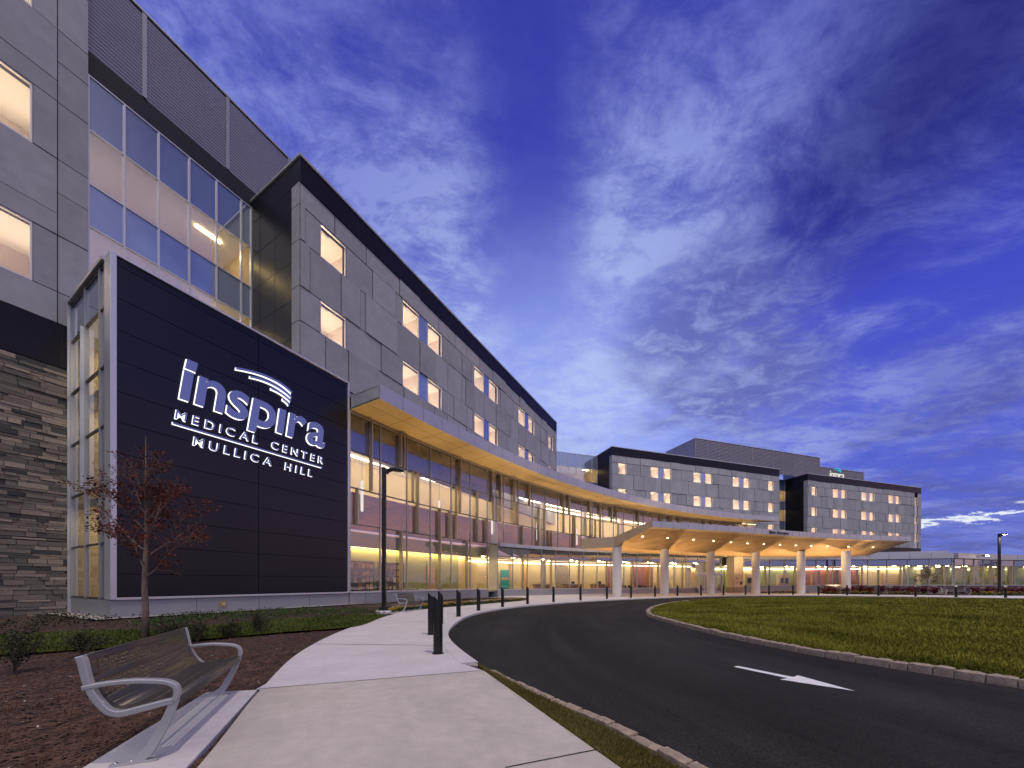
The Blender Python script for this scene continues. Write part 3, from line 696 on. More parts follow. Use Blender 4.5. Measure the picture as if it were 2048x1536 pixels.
def atrium():
    t = thing('curved_atrium', 'long curved glass atrium under a sweeping flat canopy edge', 'building', (O1.x, O1.y, 0), RZ1)
    bay = 2.42; ABOX = 17.2
    n = int((A1-A0)/bay); As = [A0+bay*i for i in range(n+1)]
    Fm = MB(); Gl = MB(); Hd = MB()
    for i, a in enumerate(As):
        zb = .74 if a < ABOX else 5.0
        p = arc(a, RW); ph = a/RW; c, s_ = math.cos(ph), math.sin(ph)
        # mullion box turned with the arc
        def mb_(mb, a, w, d0, d1, z0, z1, m):
            ph = a/RW; tt = Vector((math.cos(ph), -math.sin(ph))); nn = Vector((tt.y, -tt.x)); P_ = arc(a, RW)
            tt = (arc(a+.01, RW)-arc(a-.01, RW)).normalized(); nn = Vector((tt.y, -tt.x))
            pts = [P_-tt*w+nn*d0, P_+tt*w+nn*d0, P_+tt*w+nn*d1, P_-tt*w+nn*d1]; mb.prism([(q.x, q.y) for q in pts], z0, z1, m)
        mb_(Fm, a, .035, -.1, .07, zb, 12.6, M['mull'])
    for z in (5.26, 7.64, 10.05, 12.43):
        arcband(Fm, A0, A1, RW-.05, RW+.08, z-.035, z+.035, M['mulldark'])
    arcband(Fm, A0, ABOX, RW-.06, RW+.1, .70, .82, M['silver'])
    Fm.build('frame', t)
    for a, b in zip(As, As[1:]):
        zz = [5.26, 7.64, 10.05, 12.43] if a > ABOX-1 else [.82, 5.26, 7.64, 10.05, 12.43]
        for u, v in zip(zz, zz[1:]):
            p, q = arc(a+.035, RW), arc(b-.035, RW); Gl.face([(p.x, p.y, u+.035), (q.x, q.y, u+.035), (q.x, q.y, v-.035), (p.x, p.y, v-.035)], M['glassc'])
    Gl.build('glazing', t)
    pat = [((.62, 12.43, 7.64),), ((.68, 12.43, 10.05), (.70, 5.26, .8)), ((.36, 10.05, 5.26),), ((.36, 7.64, .8),), ((.72, 5.26, .8), (.36, 12.43, 7.64)), ((.3, 10.05, 5.26),), ((.7, 12.43, 7.64), (.25, 10.05, 7.64))]
    for i, a in enumerate(As[:-1]):
        for fr, zt, zb in pat[i % len(pat)]:
            if a > ABOX-1 and zb < 5: 
                if zt <= 5.3: continue
                zb = 5.3
            f = MB(); mb_(f, a+fr*bay, .04, .03, .36, zb, zt, M['fin']); f.build('fin', t)
    for i, a in enumerate(As[:-1]):      # a second, shorter fin in each bay
        zt, zb = ((7.64, 5.3), (12.43, 10.05), (10.05, 7.64), (7.64, 5.3), (10.05, 5.3))[i % 5]
        f = MB(); mb_(f, a+(.82 if i % 2 else .18)*bay, .035, .03, .3, zb, zt, M['fin']); f.build('fin', t)
    Pl = MB(); arcband(Pl, A0, ABOX, RW+.4, RW-.03, -.3, .70, M['plinth'])
    for a in As[:7:2]: mb_(Pl, a+1.2, .008, .02, .036, 0, .69, M['joint'])
    Pl.build('plinth', t)
    # canopy: soffit, fascia, roof deck
    ins = RC+.0; n_ = 60
    S_ = MB(); Fa = MB()
    aE = A1+1.2
    def cz(a): return 0
    AC0 = 2.62
    arcband(S_, AC0, 73., RC+.06, RW+.1, 12.72, 12.80, M['soffit'])
    for a in [AC0+3.0*i for i in range(25)]:
        p, q = arc(a, RC+.08), arc(a, RW); tt = (arc(a+.01, RC)-arc(a, RC)).normalized()*.012
        S_.prism([(p.x-tt.x, p.y-tt.y), (p.x+tt.x, p.y+tt.y), (q.x+tt.x, q.y+tt.y), (q.x-tt.x, q.y-tt.y)], 12.714, 12.73, M['joint'])
    arcband(S_, AC0, 73., RC+1.25, RC+1.27, 12.714, 12.73, M['joint'])
    # pointed tail of the canopy
    T0 = [arc(73., RC+.06), arc(79.5, RC+.0), arc(74.2, RW+.1), arc(73., RW+.1)]
    S_.prism([(p.x, p.y) for p in T0], 12.72, 12.80, M['soffit'])
    S_.build('soffit', t)
    arcband(Fa, AC0, 73., RC, RC+.06, 12.68, 13.61, M['fascia'], 70)
    p, q = arc(73., RC), arc(79.6, RC); r_ = arc(74.2, RW+.1); Fa.prism([(p.x, p.y), (q.x, q.y), (r_.x, r_.y), (p.x, p.y+.06)], 12.81, 13.6, M['fascia'])
    p, q = arc(AC0, RC), arc(AC0, RW-.1); Fa.prism([(p.x, p.y), (p.x+.06, p.y), (q.x+.06, q.y), (q.x, q.y)], 12.7, 13.6, M['fascia'])
    a = AC0+1.9
    while a < 73: mb_(Fa, a, .01, RW-RC-.004, RW-RC+.004, 12.68, 13.61, M['joint']); a += 1.9
    Fa.build('fascia', t)
    Rf = MB(); arcband(Rf, AC0, 73.2, RC+.07, RW+9, 13.45, 13.55, M['fascia']); Rf.build('roof', t)
    Hd = MB(); arcband(Hd, A0, 74, RW+.02, RW+.3, 12.47, 12.72, M['mull']); Hd.build('head_panel', t)
    # inside: back wall, wood band, floors, coves
    I = MB(); arcband(I, A0-2, A1, RW+.1, RW+9, .50, .56, M['woodfloor']); I.build('floor', t)
    I = MB(); arcband(I, A0, 9, RW+5.4, RW+5.6, .56, 4.4, M['green']); arcband(I, 9., ABOX+1, RW+5.4, RW+5.6, .56, 4.4, M['green']); arcband(I, ABOX+1, A1, RW+5.4, RW+5.6, .56, 4.4, M['cream'])
    I.build('lower_back_wall', t)
    I = MB(); arcband(I, A0, A1, RW+7.6, RW+7.8, 8.0, 12.3, M['cream']); I.build('upper_back_wall', t)
    I = MB(); arcband(I, A0, A1, RW+1.0, RW+7.6, 12.2, 12.3, M['ceil']); arcband(I, A0, A1, RW+.98, RW+1.08, 11.15, 12.6, mat('perimeter_bulkhead', (.62, .46, .27), .7)); I.build('ceiling', t)
    I = MB(); arcband(I, A0, A1, RW+3.4, RW+3.6, 5.5, 8.3, M['wood']); I.build('wood_band', t)
    I = MB(); arcband(I, A0, A1, RW+3.55, RW+5.6, 4.4, 4.55, M['ceil']); arcband(I, A0, A1, RW+3.45, RW+3.6, 4.15, 5.3, mat('bulkhead_plaster', (.32, .33, .25), .8)); I.build('bulkhead', t)
    I = MB(); arcband(I, A0, A1, RW+3.6, RW+7.6, 7.9, 8.0, M['ceil']); I.build('upper_floor', t)
    e = MB(); arcband(e, A0, A1, RW+3.36, RW+3.44, 5.32, 5.40, M['ledo']); e.build('cove_light', t)
    e = MB(); arcband(e, A0, A1, RW+5.1, RW+5.2, 4.32, 4.38, M['led']); e.build('cove_light', t)
    for r in (2.3, 4.2, 6.2):
        e = MB(); arcband(e, A0, A1, RW+r, RW+r+.16, 12.10, 12.19, M['ledw']); e.build('cove_light', t)
    e = MB(); arcband(e, A0, A1, RW+7.3, RW+7.4, 8.4, 8.48, M['ledw']); e.build('cove_light', t)
    e = MB(); arcband(e, A0, A1, RW+.12, RW+.17, 12.50, 12.54, emis('added_bulkhead_led', (1, .70, .34), 9)); e.build('cove_light', t)  # added strip hidden above the glass head to warm the bulkhead face
    I = MB(); arcband(I, A1-.2, A1, RW+.1, RW+9, .0, 13.4, M['plinth'], 2); I.build('end_wall', t)
    I = MB(); arcband(I, A0-.1, A0, RW+.1, RW+9, .0, 12.2, M['cream'], 2); I.build('party_wall', t)
    # columns inside
    for a in (20.5, 29, 37.5, 46, 54.5, 63):
        p = arc(a, RW+2.2); c = MB(); c.tube([(p.x, p.y, .5), (p.x, p.y, 12.2)], [.35, .35], M['white'], 20); c.build('column', t)
    return t
atr = atrium()
def inatr(name, label, cat, a, r, z, group=None):
    p = arc(a, RW+r); tt = (arc(a+.01, RW+r)-arc(a-.01, RW+r)).normalized(); o_ = thing(name, label, cat, group=group)
    w = Matrix.Translation((O1.x, O1.y, 0)) @ Matrix.Rotation(RZ1, 4, 'Z') @ Vector((p.x, p.y, z)); o_.location = w; o_.rotation_euler = (0, 0, RZ1+math.atan2(tt.y, tt.x)); return o_
rnd = random.Random(9)
pics = [mat('photo_print_%d' % i, c, .5, var=.5, vscale=6) for i, c in enumerate(((.45, .2, .08), (.5, .38, .25), (.2, .08, .05), (.55, .5, .45), (.35, .28, .1)))]
for k, a in enumerate((7.0, 10.0)):
    d = inatr('display_board', ('dark photo display board behind the lamp post, left of two', 'dark photo display board behind the atrium glass, right of two')[k], 'display', a, 5.3, .7, 'photo boards in the lobby')
    b = MB(); b.box(-1.4, 1.4, -.06, 0, 0, 2.5, M['boards']); b.build('board', d)
    for i in range(7):
        for j in range(4):
            if rnd.random() < .78:
                b = MB(); x = -1.32+i*.38; z = .1+j*.6; b.box(x, x+rnd.uniform(.2, .34), -.08, -.06, z, z+rnd.uniform(.25, .52), rnd.choice(pics)); b.build('photo_print', d)
for a, (dx, lb) in ((14.6, (0, 'pale maple lobby door beside the green wall')),):
    d = inatr('interior_door', lb, 'door', a, 5.36, .56); b = MB(); b.box(-.5, .5, -.05, 0, 0, 2.4, M['doorwood']); b.build('door_leaf', d); b = MB(); b.box(.32, .36, -.1, -.05, .9, 1.4, M['bolt']); b.build('handle', d)
for k, a in enumerate((4.9, 12.6, 19.8, 27.5, 35.5)):
    d = inatr('pendant_lamp', 'slim white pendant tube hanging behind the curved atrium glass', 'lamp', a, 1.9, 6.6, 'white pendant tubes in the atrium')
    b = MB(); b.tube([(0, 0, 0), (0, 0, .1), (0, 0, 2.2), (0, 0, 2.3)], [.05, .1, .1, .05], M['pend'], 12); b.build('glass_tube', d)
    b = MB(); b.tube([(0, 0, 2.3), (0, 0, 5.58)], [.012, .012], M['mulldark'], 5); b.build('cable', d)

# ------------------------------------------------------------------ low entrance lobby and pavilion
LF = spl([(-1.45, 36.5), (.8, 38.3), (4.6, 40.9), (9.3, 43.2), (14.4, 45.2), (20.7, 47.4), (27, 49.4), (33.5, 51), (41, 51.8), (49.4, 51.3), (54.5, 50.2), (59.3, 48.5)], 10)
def along(P, d0, d1):
    out = []; L_ = 0.
    for a, b in zip(P, P[1:]):
        l = (b-a).length
        if L_ <= d0 < L_+l: out.append(a.lerp(b, (d0-L_)/l))
        if d0 < L_+l <= d1 and L_+l > d0: out.append(b.copy())
        if L_ <= d1 < L_+l: 
            q_ = a.lerp(b, (d1-L_)/l)
            if (q_-out[-1]).length > 1e-3: out.append(q_)
        L_ += l
    return out
def lowbuild(t, P, zsill, ztran, zhead, ztop, plm, doors=None, first_ret=None):
    """glazed front on a plan polyline P sampled per bay; street is to the right of travel"""
    F_ = MB(); G_ = MB(); Sp = MB(); Pl = MB(); Fa = MB(); I = MB(); Rf = MB(); Fn = []
    def ring(mb, PP, o0, o1, z0, z1, m):
        a, b = offset(PP, o0), offset(PP, o1)
        for i in range(len(PP)-1): mb.prism([(a[i].x, a[i].y), (a[i+1].x, a[i+1].y), (b[i+1].x, b[i+1].y), (b[i].x, b[i].y)], z0, z1, m)
    ring(Pl, P, -.02, .3, -.2, zsill-.03, plm)
    ring(F_, P, -.05, .08, zsill-.03, zsill+.05, M['silver']); ring(F_, P, -.04, .08, ztran-.03, ztran+.03, M['mulldark']); ring(F_, P, -.04, .08, zhead-.03, zhead+.05, M['mulldark'])
    for i, p in enumerate(P):
        tt = (P[min(i+1, len(P)-1)]-P[max(i-1, 0)]).normalized(); nn = Vector((-tt.y, tt.x))
        c = [p-tt*.04-nn*.07, p+tt*.04-nn*.07, p+tt*.04+nn*.1, p-tt*.04+nn*.1]; F_.prism([(q.x, q.y) for q in c], zsill, zhead, M['mull'])
        if i % 2 == 1 and i < len(P)-1:
            p2 = p.lerp(P[i+1], .62); c = [p2-tt*.05-nn*.3, p2+tt*.05-nn*.3, p2+tt*.05, p2-tt*.05]; f = MB(); f.prism([(q.x, q.y) for q in c], zsill, ztran, M['fin']); Fn.append(f)
    for a, b in zip(P, P[1:]):
        G_.face([(a.x, a.y, zsill), (b.x, b.y, zsill), (b.x, b.y, ztran), (a.x, a.y, ztran)], M['glassp'])
        Sp.face([(a.x, a.y, ztran), (b.x, b.y, ztran), (b.x, b.y, zhead), (a.x, a.y, zhead)], M['spandrel2'])
    ring(Fa, P, -.35, .3, zhead+.06, ztop, M['fascia'])
    Po = offset(P, -.355)
    for i in range(0, len(P)):
        tt = (P[min(i+1, len(P)-1)]-P[max(i-1, 0)]).normalized(); nn = Vector((-tt.y, tt.x)); p = Po[i]
        c = [p-tt*.012, p+tt*.012, p+tt*.012+nn*.01, p-tt*.012+nn*.01]; Fa.prism([(q.x, q.y) for q in c], zhead+.06, ztop, M['joint'])
    ring(Rf, P, .31, 8, ztop-.12, ztop-.02, M['fascia'])
    ring(I, P, .12, 7, .0, .06, M['woodfloor'])
    F_.build('frame', t); G_.build('glazing', t); Sp.build('spandrel_panel', t); Pl.build('plinth', t); Fa.build('fascia', t); Rf.build('roof', t); I.build('floor', t)
    for f in Fn: f.build('fin', t)
    Ce = MB(); ring(Ce, P, .12, 7, ztran+.1, ztran+.2, M['ceil']); Ce.build('ceiling', t)
    e = MB(); ring(e, P, 5.6, 5.75, ztran-.3, ztran-.2, M['ledw']); e.build('cove_light', t)
    pc = offset(P, 2.6); pd = offset(P, 4.4)
    for i in range(0, len(P)):
        for pp in ((pc[i], pd[i])[i % 2],):
            e = MB(); e.box(pp.x-.16, pp.x+.16, pp.y-.16, pp.y+.16, ztran+.05, ztran+.09, M['downin']); e.build('downlight', t)
    return ring
def even(P, step):
    L_ = sum((b-a).length for a, b in zip(P, P[1:])); n = max(1, round(L_/step)); return resample(P, L_/n*.99999)[:n+1]
lob = thing('entrance_lobby', 'low glazed entrance lobby with sliding doors behind the white columns', 'building', (0, 0, 0))
PL = even(along(LF, 0, 33.6), 1.95)
ring = lowbuild(lob, PL, .66, 4.1, 5.0, 5.4, M['plinth'])
bw = MB(); seq = ['cream', 'kerbst', 'cream', 'cream', 'cream', 'cream', 'kerbst', 'cream', 'cream', 'cream', 'wood', 'cream', 'wood', 'wood', 'cream', 'cream', 'cream']
for i in range(len(PL)-1): ring(bw, PL[i:i+2], 6.5, 6.7, .06, 4.1, M[seq[i % len(seq)]])
bw.build('back_wall', lob)
rw = MB(); p = PL[0]; q_ = p+Vector((-.95, .45)); rw.prism([tuple(p), (p.x-.0, p.y+.22), (q_.x, q_.y+.2), tuple(q_)], .66, 5.4, M['silver']); rw.prism([(p.x+.02, p.y-.02), (p.x+.02, p.y+.2), (q_.x, q_.y+.2), (q_.x, q_.y-.04)], -.2, .64, M['plinth']); rw.build('end_wall', lob)
for dist, kind in ((5.2, 'teal'), (9.2, 'desk'), (13.5, 'desk'), (17.5, 'desk'), (21.5, 'chairs'), (25., 'chairs')):
    p = along(LF, dist, dist+.5); tt = (p[-1]-p[0]).normalized(); nn = Vector((-tt.y, tt.x)); c = p[0]+nn*(6.2 if kind == 'teal' else 4.6)
    if kind == 'teal':
        d = thing('feature_wall', 'bright teal feature panel glowing inside the entrance lobby', 'wall panel', (c.x, c.y, .06), math.atan2(tt.y, tt.x)); b = MB(); b.box(-.6, .6, 0, .15, .3, 2.9, M['tealwall']); b.build('panel', d); b = MB(); b.box(-.5, .5, -.03, 0, 1.7, 1.95, M['doorwood']); b.build('lettering_bar', d)
    elif kind == 'desk':
        d = thing('reception_desk', 'wooden reception desk seen through the entrance lobby glass', 'desk', (c.x, c.y, .06), math.atan2(tt.y, tt.x), 'desks in the entrance lobby'); b = MB(); b.box(-1.2, 1.2, 0, .7, 0, 1.05, M['wood']); b.build('body', d); b = MB(); b.box(-1.3, 1.3, -.1, .8, 1.05, 1.1, M['boards']); b.build('worktop', d); b = MB(); b.box(-.3, .2, .2, .25, 1.15, 1.5, M['black']); b.build('monitor', d)
    else:
        for q_ in (-.7, .2, 1.1):
            e = c+tt*q_; d = thing('lobby_chair', 'dark upholstered chair in the entrance lobby', 'chair', (e.x, e.y, .06), math.atan2(tt.y, tt.x), 'chairs in the entrance lobby'); b = MB(); b.box(-.3, .3, 0, .6, .3, .45, M['boards']); b.build('seat', d); b = MB(); b.box(-.3, .3, .5, .62, .45, .95, M['boards']); b.build('backrest', d)
            for lx in (-.26, .22):
                for ly in (.02, .54): b = MB(); b.box(lx, lx+.04, ly, ly+.04, 0, .3, M['bolt']); b.build('leg', d)
# sliding door: stands in the front of the lobby
DP = along(LF, 29.2, 33.4); dt = (DP[-1]-DP[0]).normalized(); dn = Vector((-dt.y, dt.x)); dpos = DP[0]-dn*.55
dr = thing('sliding_door', 'glazed sliding entrance door in pale aluminium portal', 'door', (dpos.x, dpos.y, 0), math.atan2(dt.y, dt.x))
b = MB(); b.box(0, 4.0, -.1, .3, 2.45, 2.75, M['silver']); b.box(0, .12, -.1, .3, 0, 2.45, M['silver']); b.box(3.88, 4.0, -.1, .3, 0, 2.45, M['silver']); bevel(b.build('portal', dr), .008)
for x in (.14, 1.08, 2.02, 2.94):
    b = MB(); b.box(x, x+.07, 0, .06, .02, 2.43, M['silver']); b.box(x+.85, x+.92, 0, .06, .02, 2.43, M['silver']); b.box(x+.07, x+.85, 0, .06, .02, .3, M['silver']); b.box(x+.07, x+.85, 0, .06, 2.33, 2.43, M['silver']); l = b.build('door_leaf', dr)
    b = MB(); b.face([(x+.07, .03, .3), (x+.85, .03, .3), (x+.85, .03, 2.33), (x+.07, .03, 2.33)], M['glassp']); b.build('pane', l)
pq = along(LF, 34.6, 36.2); pt = (pq[-1]-pq[0]).normalized(); pn = Vector((-pt.y, pt.x)); pp = pq[0]-pn*1.2
pier = thing('entrance_pier', 'beige panelled pier with small wall plates beside the entrance door', 'pier', (pp.x, pp.y, 0), math.atan2(pt.y, pt.x))
b = MB(); b.box(0, 1.5, 0, 1.3, .75, 4.9, mat('beige_panel', (.62, .52, .38), .6, var=.05)); b.build('pier_shaft', pier)
b = MB(); b.box(-.06, 1.56, -.06, 1.36, 0, .75, M['kerbst']); b.build('stone_base', pier)
for x, z, s_ in ((.35, 1.9, .14), (.35, 1.25, .14), (.95, 1.1, .34)):
    b = MB(); b.box(x, x+s_, -.03, -.005, z, z+s_*1.25, M['black']); b.build('wall_plate', pier)
pav = thing('glass_pavilion', 'low glass cafe pavilion with grey metal roof edge beyond the columns', 'building', (0, 0, 0))
PP_ = even(along(LF, 37., 500.)+[LF[-1]], 2.3)
ring = lowbuild(pav, PP_, .95, 3.75, 4.6, 5.4, M['plinth'])
bw = MB(); seq = ['green', 'green', 'cream', 'green', 'green', 'green', 'wood', 'wood', 'wood', 'cream', 'cream', 'cream', 'cream', 'cream']
for i in range(len(PP_)-1): ring(bw, PP_[i:i+2], 6.0, 6.2, .06, 3.9, M[seq[i % len(seq)]])
bw.build('back_wall', pav)
rr = MB(); rr.box(30, 66, 58.6, 58.9, 0, 5.3, M['cream']); rr.build('rear_wall', pav)
up = MB(); ring(up, PP_, .8, 1.2, 5.42, 5.75, M['fascia']); up.build('upper_roof_edge', pav)
# furniture seen through the pavilion glass
for k, dist in enumerate((41.5, 46.5, 51.5, 55.5, 60.)):
    p = along(LF, dist, dist+.5); tt = (p[-1]-p[0]).normalized(); nn = Vector((-tt.y, tt.x)); c = p[0]+nn*3.4
    if k < 2:
        d = thing('wall_screen', ('dark screen on a pale kiosk inside the pavilion, left of two', 'dark screen on a pale kiosk inside the pavilion, right of two')[k], 'screen', (c.x, c.y, .06), math.atan2(tt.y, tt.x), 'kiosks with screens'); b = MB(); b.box(-.9, .9, 0, .5, 0, 2.7, M['cream']); b.build('kiosk', d); b = MB(); b.box(-.55, .55, -.06, 0, 1.25, 2.05, M['black']); b.build('screen', d)
    else:
        d = thing('cafe_shelf', ('wooden slatted cafe rack inside the pavilion', 'low wooden cafe counter inside the pavilion', 'red and white cafe counter inside the pavilion corner')[k-3+1 if k > 2 else 0], 'shelf', (c.x, c.y, .06), math.atan2(tt.y, tt.x))
        b = MB(); b.box(-1.1, -1.0, 0, .4, 0, 2.6, M['doorwood']); b.box(1.0, 1.1, 0, .4, 0, 2.6, M['doorwood']); b.build('side_panel', d)
        for j in range(9): b = MB(); b.box(-1, 1, 0, .4, .2+j*.28, .25+j*.28, M['doorwood'] if k < 4 else (M['tealwall'] if False else mat('red_shelf', (.5, .03, .02), .5))); b.build('shelf', d)
# second, set-back glass front on the far right
fp = thing('far_glass_front', 'set back glass front with grey roof edge behind the far lamp post', 'building', (0, 0, 0))
FP = even([Vector((59.7, 48.6)), Vector((72, 52.6)), Vector((78, 52.2)), Vector((92, 50))], 2.4)
ring = lowbuild(fp, FP, .95, 3.75, 4.6, 5.4, M['plinth'])
bw = MB()
for i in range(len(FP)-1): ring(bw, FP[i:i+2], 5, 5.2, .06, 3.9, M['green'])
bw.build('back_wall', fp)
rr = MB(); rr.box(57, 96, 58.2, 58.5, 0, 5.3, M['green']); rr.build('rear_wall', fp)
for k in range(4):
    p = FP[6+k]; d = thing('framed_picture', 'small framed print on the green wall behind the far glass front', 'picture', (p.x+.6, p.y+4.6, 1.3), 0, 'framed prints on the green wall'); b = MB(); b.box(0, .8, 0, .05, 0, 1.05, M['doorwood']); b.build('frame', d); b = MB(); b.box(.1, .7, -.01, 0, .12, .93, pics[3]); b.build('print', d)
fl = thing('flood_light', 'lit flood lamp under the grey roof edge left of the far lamp post', 'lamp', (65.2, 49.4, 5.02)); b = MB(); b.box(-.25, .25, 0, .4, 0, .16, M['black']); b.build('housing', fl); b = MB(); b.box(-.2, .2, -.03, 0, .0, .13, emis('flood_lens', (1, .78, .45), 60)); b.build('lens', fl)

# ------------------------------------------------------------------ entrance canopy on columns
COLS = [(10.5, 36), (16.6, 39.2), (23.5, 42.6), (30, 44.3), (35.8, 44.6), (41, 44.2)]
def canopy():
    t = thing('entrance_canopy', 'drop off canopy with glowing copper soffit on round white columns', 'canopy', (12.9, 33, 0))
    O = Vector((12.9, 33, 0))
    front = spl([(12.6, 32.4), (21.2, 35.3), (28, 38.0), (34.5, 40.2), (41, 42.0), (48.2, 43.5)], 6)
    fold = spl([(10.1, 35.7), (16.5, 39.3), (23.5, 42.9), (30, 44.9), (36.2, 45.8), (46.6, 47.2)], 6)
    back = spl([(7.2, 37.5), (13.3, 42.0), (20.5, 45.6), (28, 48.2), (36, 49.9), (45.5, 50.2)], 6)
    n = len(front); zf, zo, h0, h1 = 6.4, 4.9, .55, 1.04
    S_ = MB(); T_ = MB(); Fa = MB(); Ed = MB()
    P3 = lambda p, z: (p.x-O.x, p.y-O.y, z)
    for i in range(n-1):
        S_.face([P3(front[i], zf), P3(fold[i], zo), P3(fold[i+1], zo), P3(front[i+1], zf)], M['soffit2'])
        S_.face([P3(fold[i], zo), P3(back[i], zo), P3(back[i+1], zo), P3(fold[i+1], zo)], M['soffit2'])
        T_.face([P3(front[i], zf+h0), P3(front[i+1], zf+h0), P3(fold[i+1], zo+h1), P3(fold[i], zo+h1)], M['fascia']); T_.face([P3(fold[i], zo+h1), P3(fold[i+1], zo+h1), P3(back[i+1], zo+h1), P3(back[i], zo+h1)], M['fascia'])
        Fa.face([P3(front[i], zf), P3(front[i+1], zf), P3(front[i+1], zf+h0), P3(front[i], zf+h0)], M['fascia'])
        Fa.face([P3(back[i+1], zo), P3(back[i], zo), P3(back[i], zo+h1), P3(back[i+1], zo+h1)], M['fascia'])
        dq = (front[i+1]-front[i]).normalized()*.012; nn = Vector((dq.y, -dq.x)).normalized()*.004
        p = front[i]; Fa.prism([(p.x-O.x+k[0], p.y-O.y+k[1]) for k in ((nn.x-dq.x, nn.y-dq.y), (nn.x+dq.x, nn.y+dq.y), (-nn.x+dq.x, -nn.y+dq.y), (-nn.x-dq.x, -nn.y-dq.y))], zf+.02, zf+h0-.01, M['joint'])
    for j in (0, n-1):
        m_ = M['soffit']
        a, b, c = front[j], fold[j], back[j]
        m_ = M['endwarm'] if j == 0 else M['fascia']; q1 = [P3(a, zf), P3(b, zo), P3(b, zo+h1), P3(a, zf+h0)]; q2 = [P3(b, zo), P3(c, zo), P3(c, zo+h1), P3(b, zo+h1)]
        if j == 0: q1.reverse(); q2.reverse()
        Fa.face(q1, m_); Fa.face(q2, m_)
    S_.build('soffit', t); T_.build('roof', t); Fa.build('fascia', t)
    # soffit seams (raised strips, diagonal to the edge)
    Sm = MB()
    for i in range(0, n-4, 2):
        a, b = front[i+3], fold[i]; u = Vector(P3(a, zf-.004)); v = Vector(P3(b, zo-.004)); w = Vector((.02, .008, 0)); Sm.face([u-w, v-w, v+w, u+w], M['joint'])
    for f_ in (.33, .66):
        pr = None
        for i in range(n):
            p = Vector(P3(front[i], zf)).lerp(Vector(P3(fold[i], zo)), f_); p.z -= .005
            if pr is not None: Sm.face([pr, p, p+Vector((-.01, .03, 0)), pr+Vector((-.01, .03, 0))], M['joint'])
            pr = p
    Sm.build('soffit_seam', t)
    e = MB()
    for i in range(n-1):      # bright edge trim under the front
        e.face([P3(front[i], zf-.006), P3(front[i].lerp(fold[i], .07), zf-.006-.07*(zf-zo)), P3(front[i+1].lerp(fold[i+1], .07), zf-.006-.07*(zf-zo)), P3(front[i+1], zf-.006)], M['soffit'])
    e.build('edge_trim', t)
    for i, (x, y) in enumerate(COLS):
        c = MB(); c.tube([(x-O.x, y-O.y, -.05), (x-O.x, y-O.y, 5.25)], [.44, .44], M['white'], 32, cap=False); c.tube([(x-O.x, y-O.y, -.05), (x-O.x, y-O.y, .06)], [.47, .47], M['silver'], 32); c.build('column', t)
    # downlights
    for k in range(13):
        i = 1+k*(n-3)/12.6; j = int(i); f_ = i-j; p = Vector(P3(front[j], zf)).lerp(Vector(P3(fold[j], zo)), .42).lerp(Vector(P3(front[j+1], zf)).lerp(Vector(P3(fold[j+1], zo)), .42), f_)
        d = MB(); d.tube([(p.x, p.y, p.z-.035), (p.x, p.y, p.z-.0)], [.09, .09], M['downl'], 12); d.build('downlight', t)
        if k % 2 == 0:
            li = bpy.data.lights.new('downlight_lamp', 'SPOT'); li.energy = 70; li.spot_size = R(95); li.spot_blend = .7; li.color = (1, .72, .4); li.shadow_soft_size = .1
            lo_ = bpy.data.objects.new('downlight_lamp', li); col.objects.link(lo_); lo_.location = (p.x+O.x, p.y+O.y, p.z-.06)
    for (x, y) in COLS:
        u = Vector((.55, .75)); px, py = x+u.x, y+u.y
        b_ = thing('ground_uplight', 'round lit uplight set in the paving at a canopy column foot', 'lamp', (px, py, 0), 0, 'uplights at the canopy columns'); d = MB(); d.tube([(0, 0, -.02), (0, 0, .02)], [.14, .14], M['silver'], 14); d.build('ring', b_); d = MB(); d.tube([(0, 0, .02), (0, 0, .026)], [.11, .11], M['downl'], 14); d.build('lens', b_)
        li = bpy.data.lights.new('uplight_lamp', 'SPOT'); li.energy = 3600; li.spot_size = R(130); li.spot_blend = .8; li.color = (1, .73, .40); li.shadow_soft_size = .06
        lo_ = bpy.data.objects.new('uplight_lamp', li); col.objects.link(lo_); lo_.location = (px, py, .08); lo_.rotation_euler = (R(180), 0, 0)
    return t, front, zf, h0
can, front, zf, h0 = canopy()
# lamps under the flat inner part of the canopy
# 'Main Entrance' lettering on the canopy front
p0 = front[14]; p1 = front[20]; 
def on_front(u):
    k = (u-1024)/720
    for a, b in zip(front, front[1:]):
        fa, fb = a.x-k*a.y, b.x-k*b.y
        if fa <= 0 <= fb or fb <= 0 <= fa: return a.lerp(b, fa/(fa-fb))
pa, pb = on_front(1538), on_front(1576); tt = (pb-pa).normalized(); nn = Vector((tt.y, -tt.x))
ms = thing('canopy_sign', 'small black lettering mounted on the canopy front edge', 'sign', (pa.x+nn.x*.03, pa.y+nn.y*.03, 0), math.atan2(tt.y, tt.x))
letters(ms, 'Main Entrance', 0, (pb-pa).length, zf+.12, .30, 'M', .012, 0, M['black'], None, gap=.05, off=.05, ext=.02)

# uplights washing the big soffit
for k in range(10):
    a = 4.5+k*7.3; p = arc(a, RW-1.5); w = Matrix.Translation((O1.x, O1.y, 0)) @ Matrix.Rotation(RZ1, 4, 'Z') @ Vector((p.x, p.y, .12 if a < 15 else 5.4))
    li = bpy.data.lights.new('wash_lamp', 'SPOT'); li.energy = 3800 if a < 15 else 1500; li.spot_size = R(58 if a < 15 else 100); li.spot_blend = 1; li.color = (1, .68, .28); li.shadow_soft_size = .15
    lo_ = bpy.data.objects.new('wash_lamp', li); col.objects.link(lo_); lo_.location = w; lo_.rotation_euler = (R(180), 0, 0)

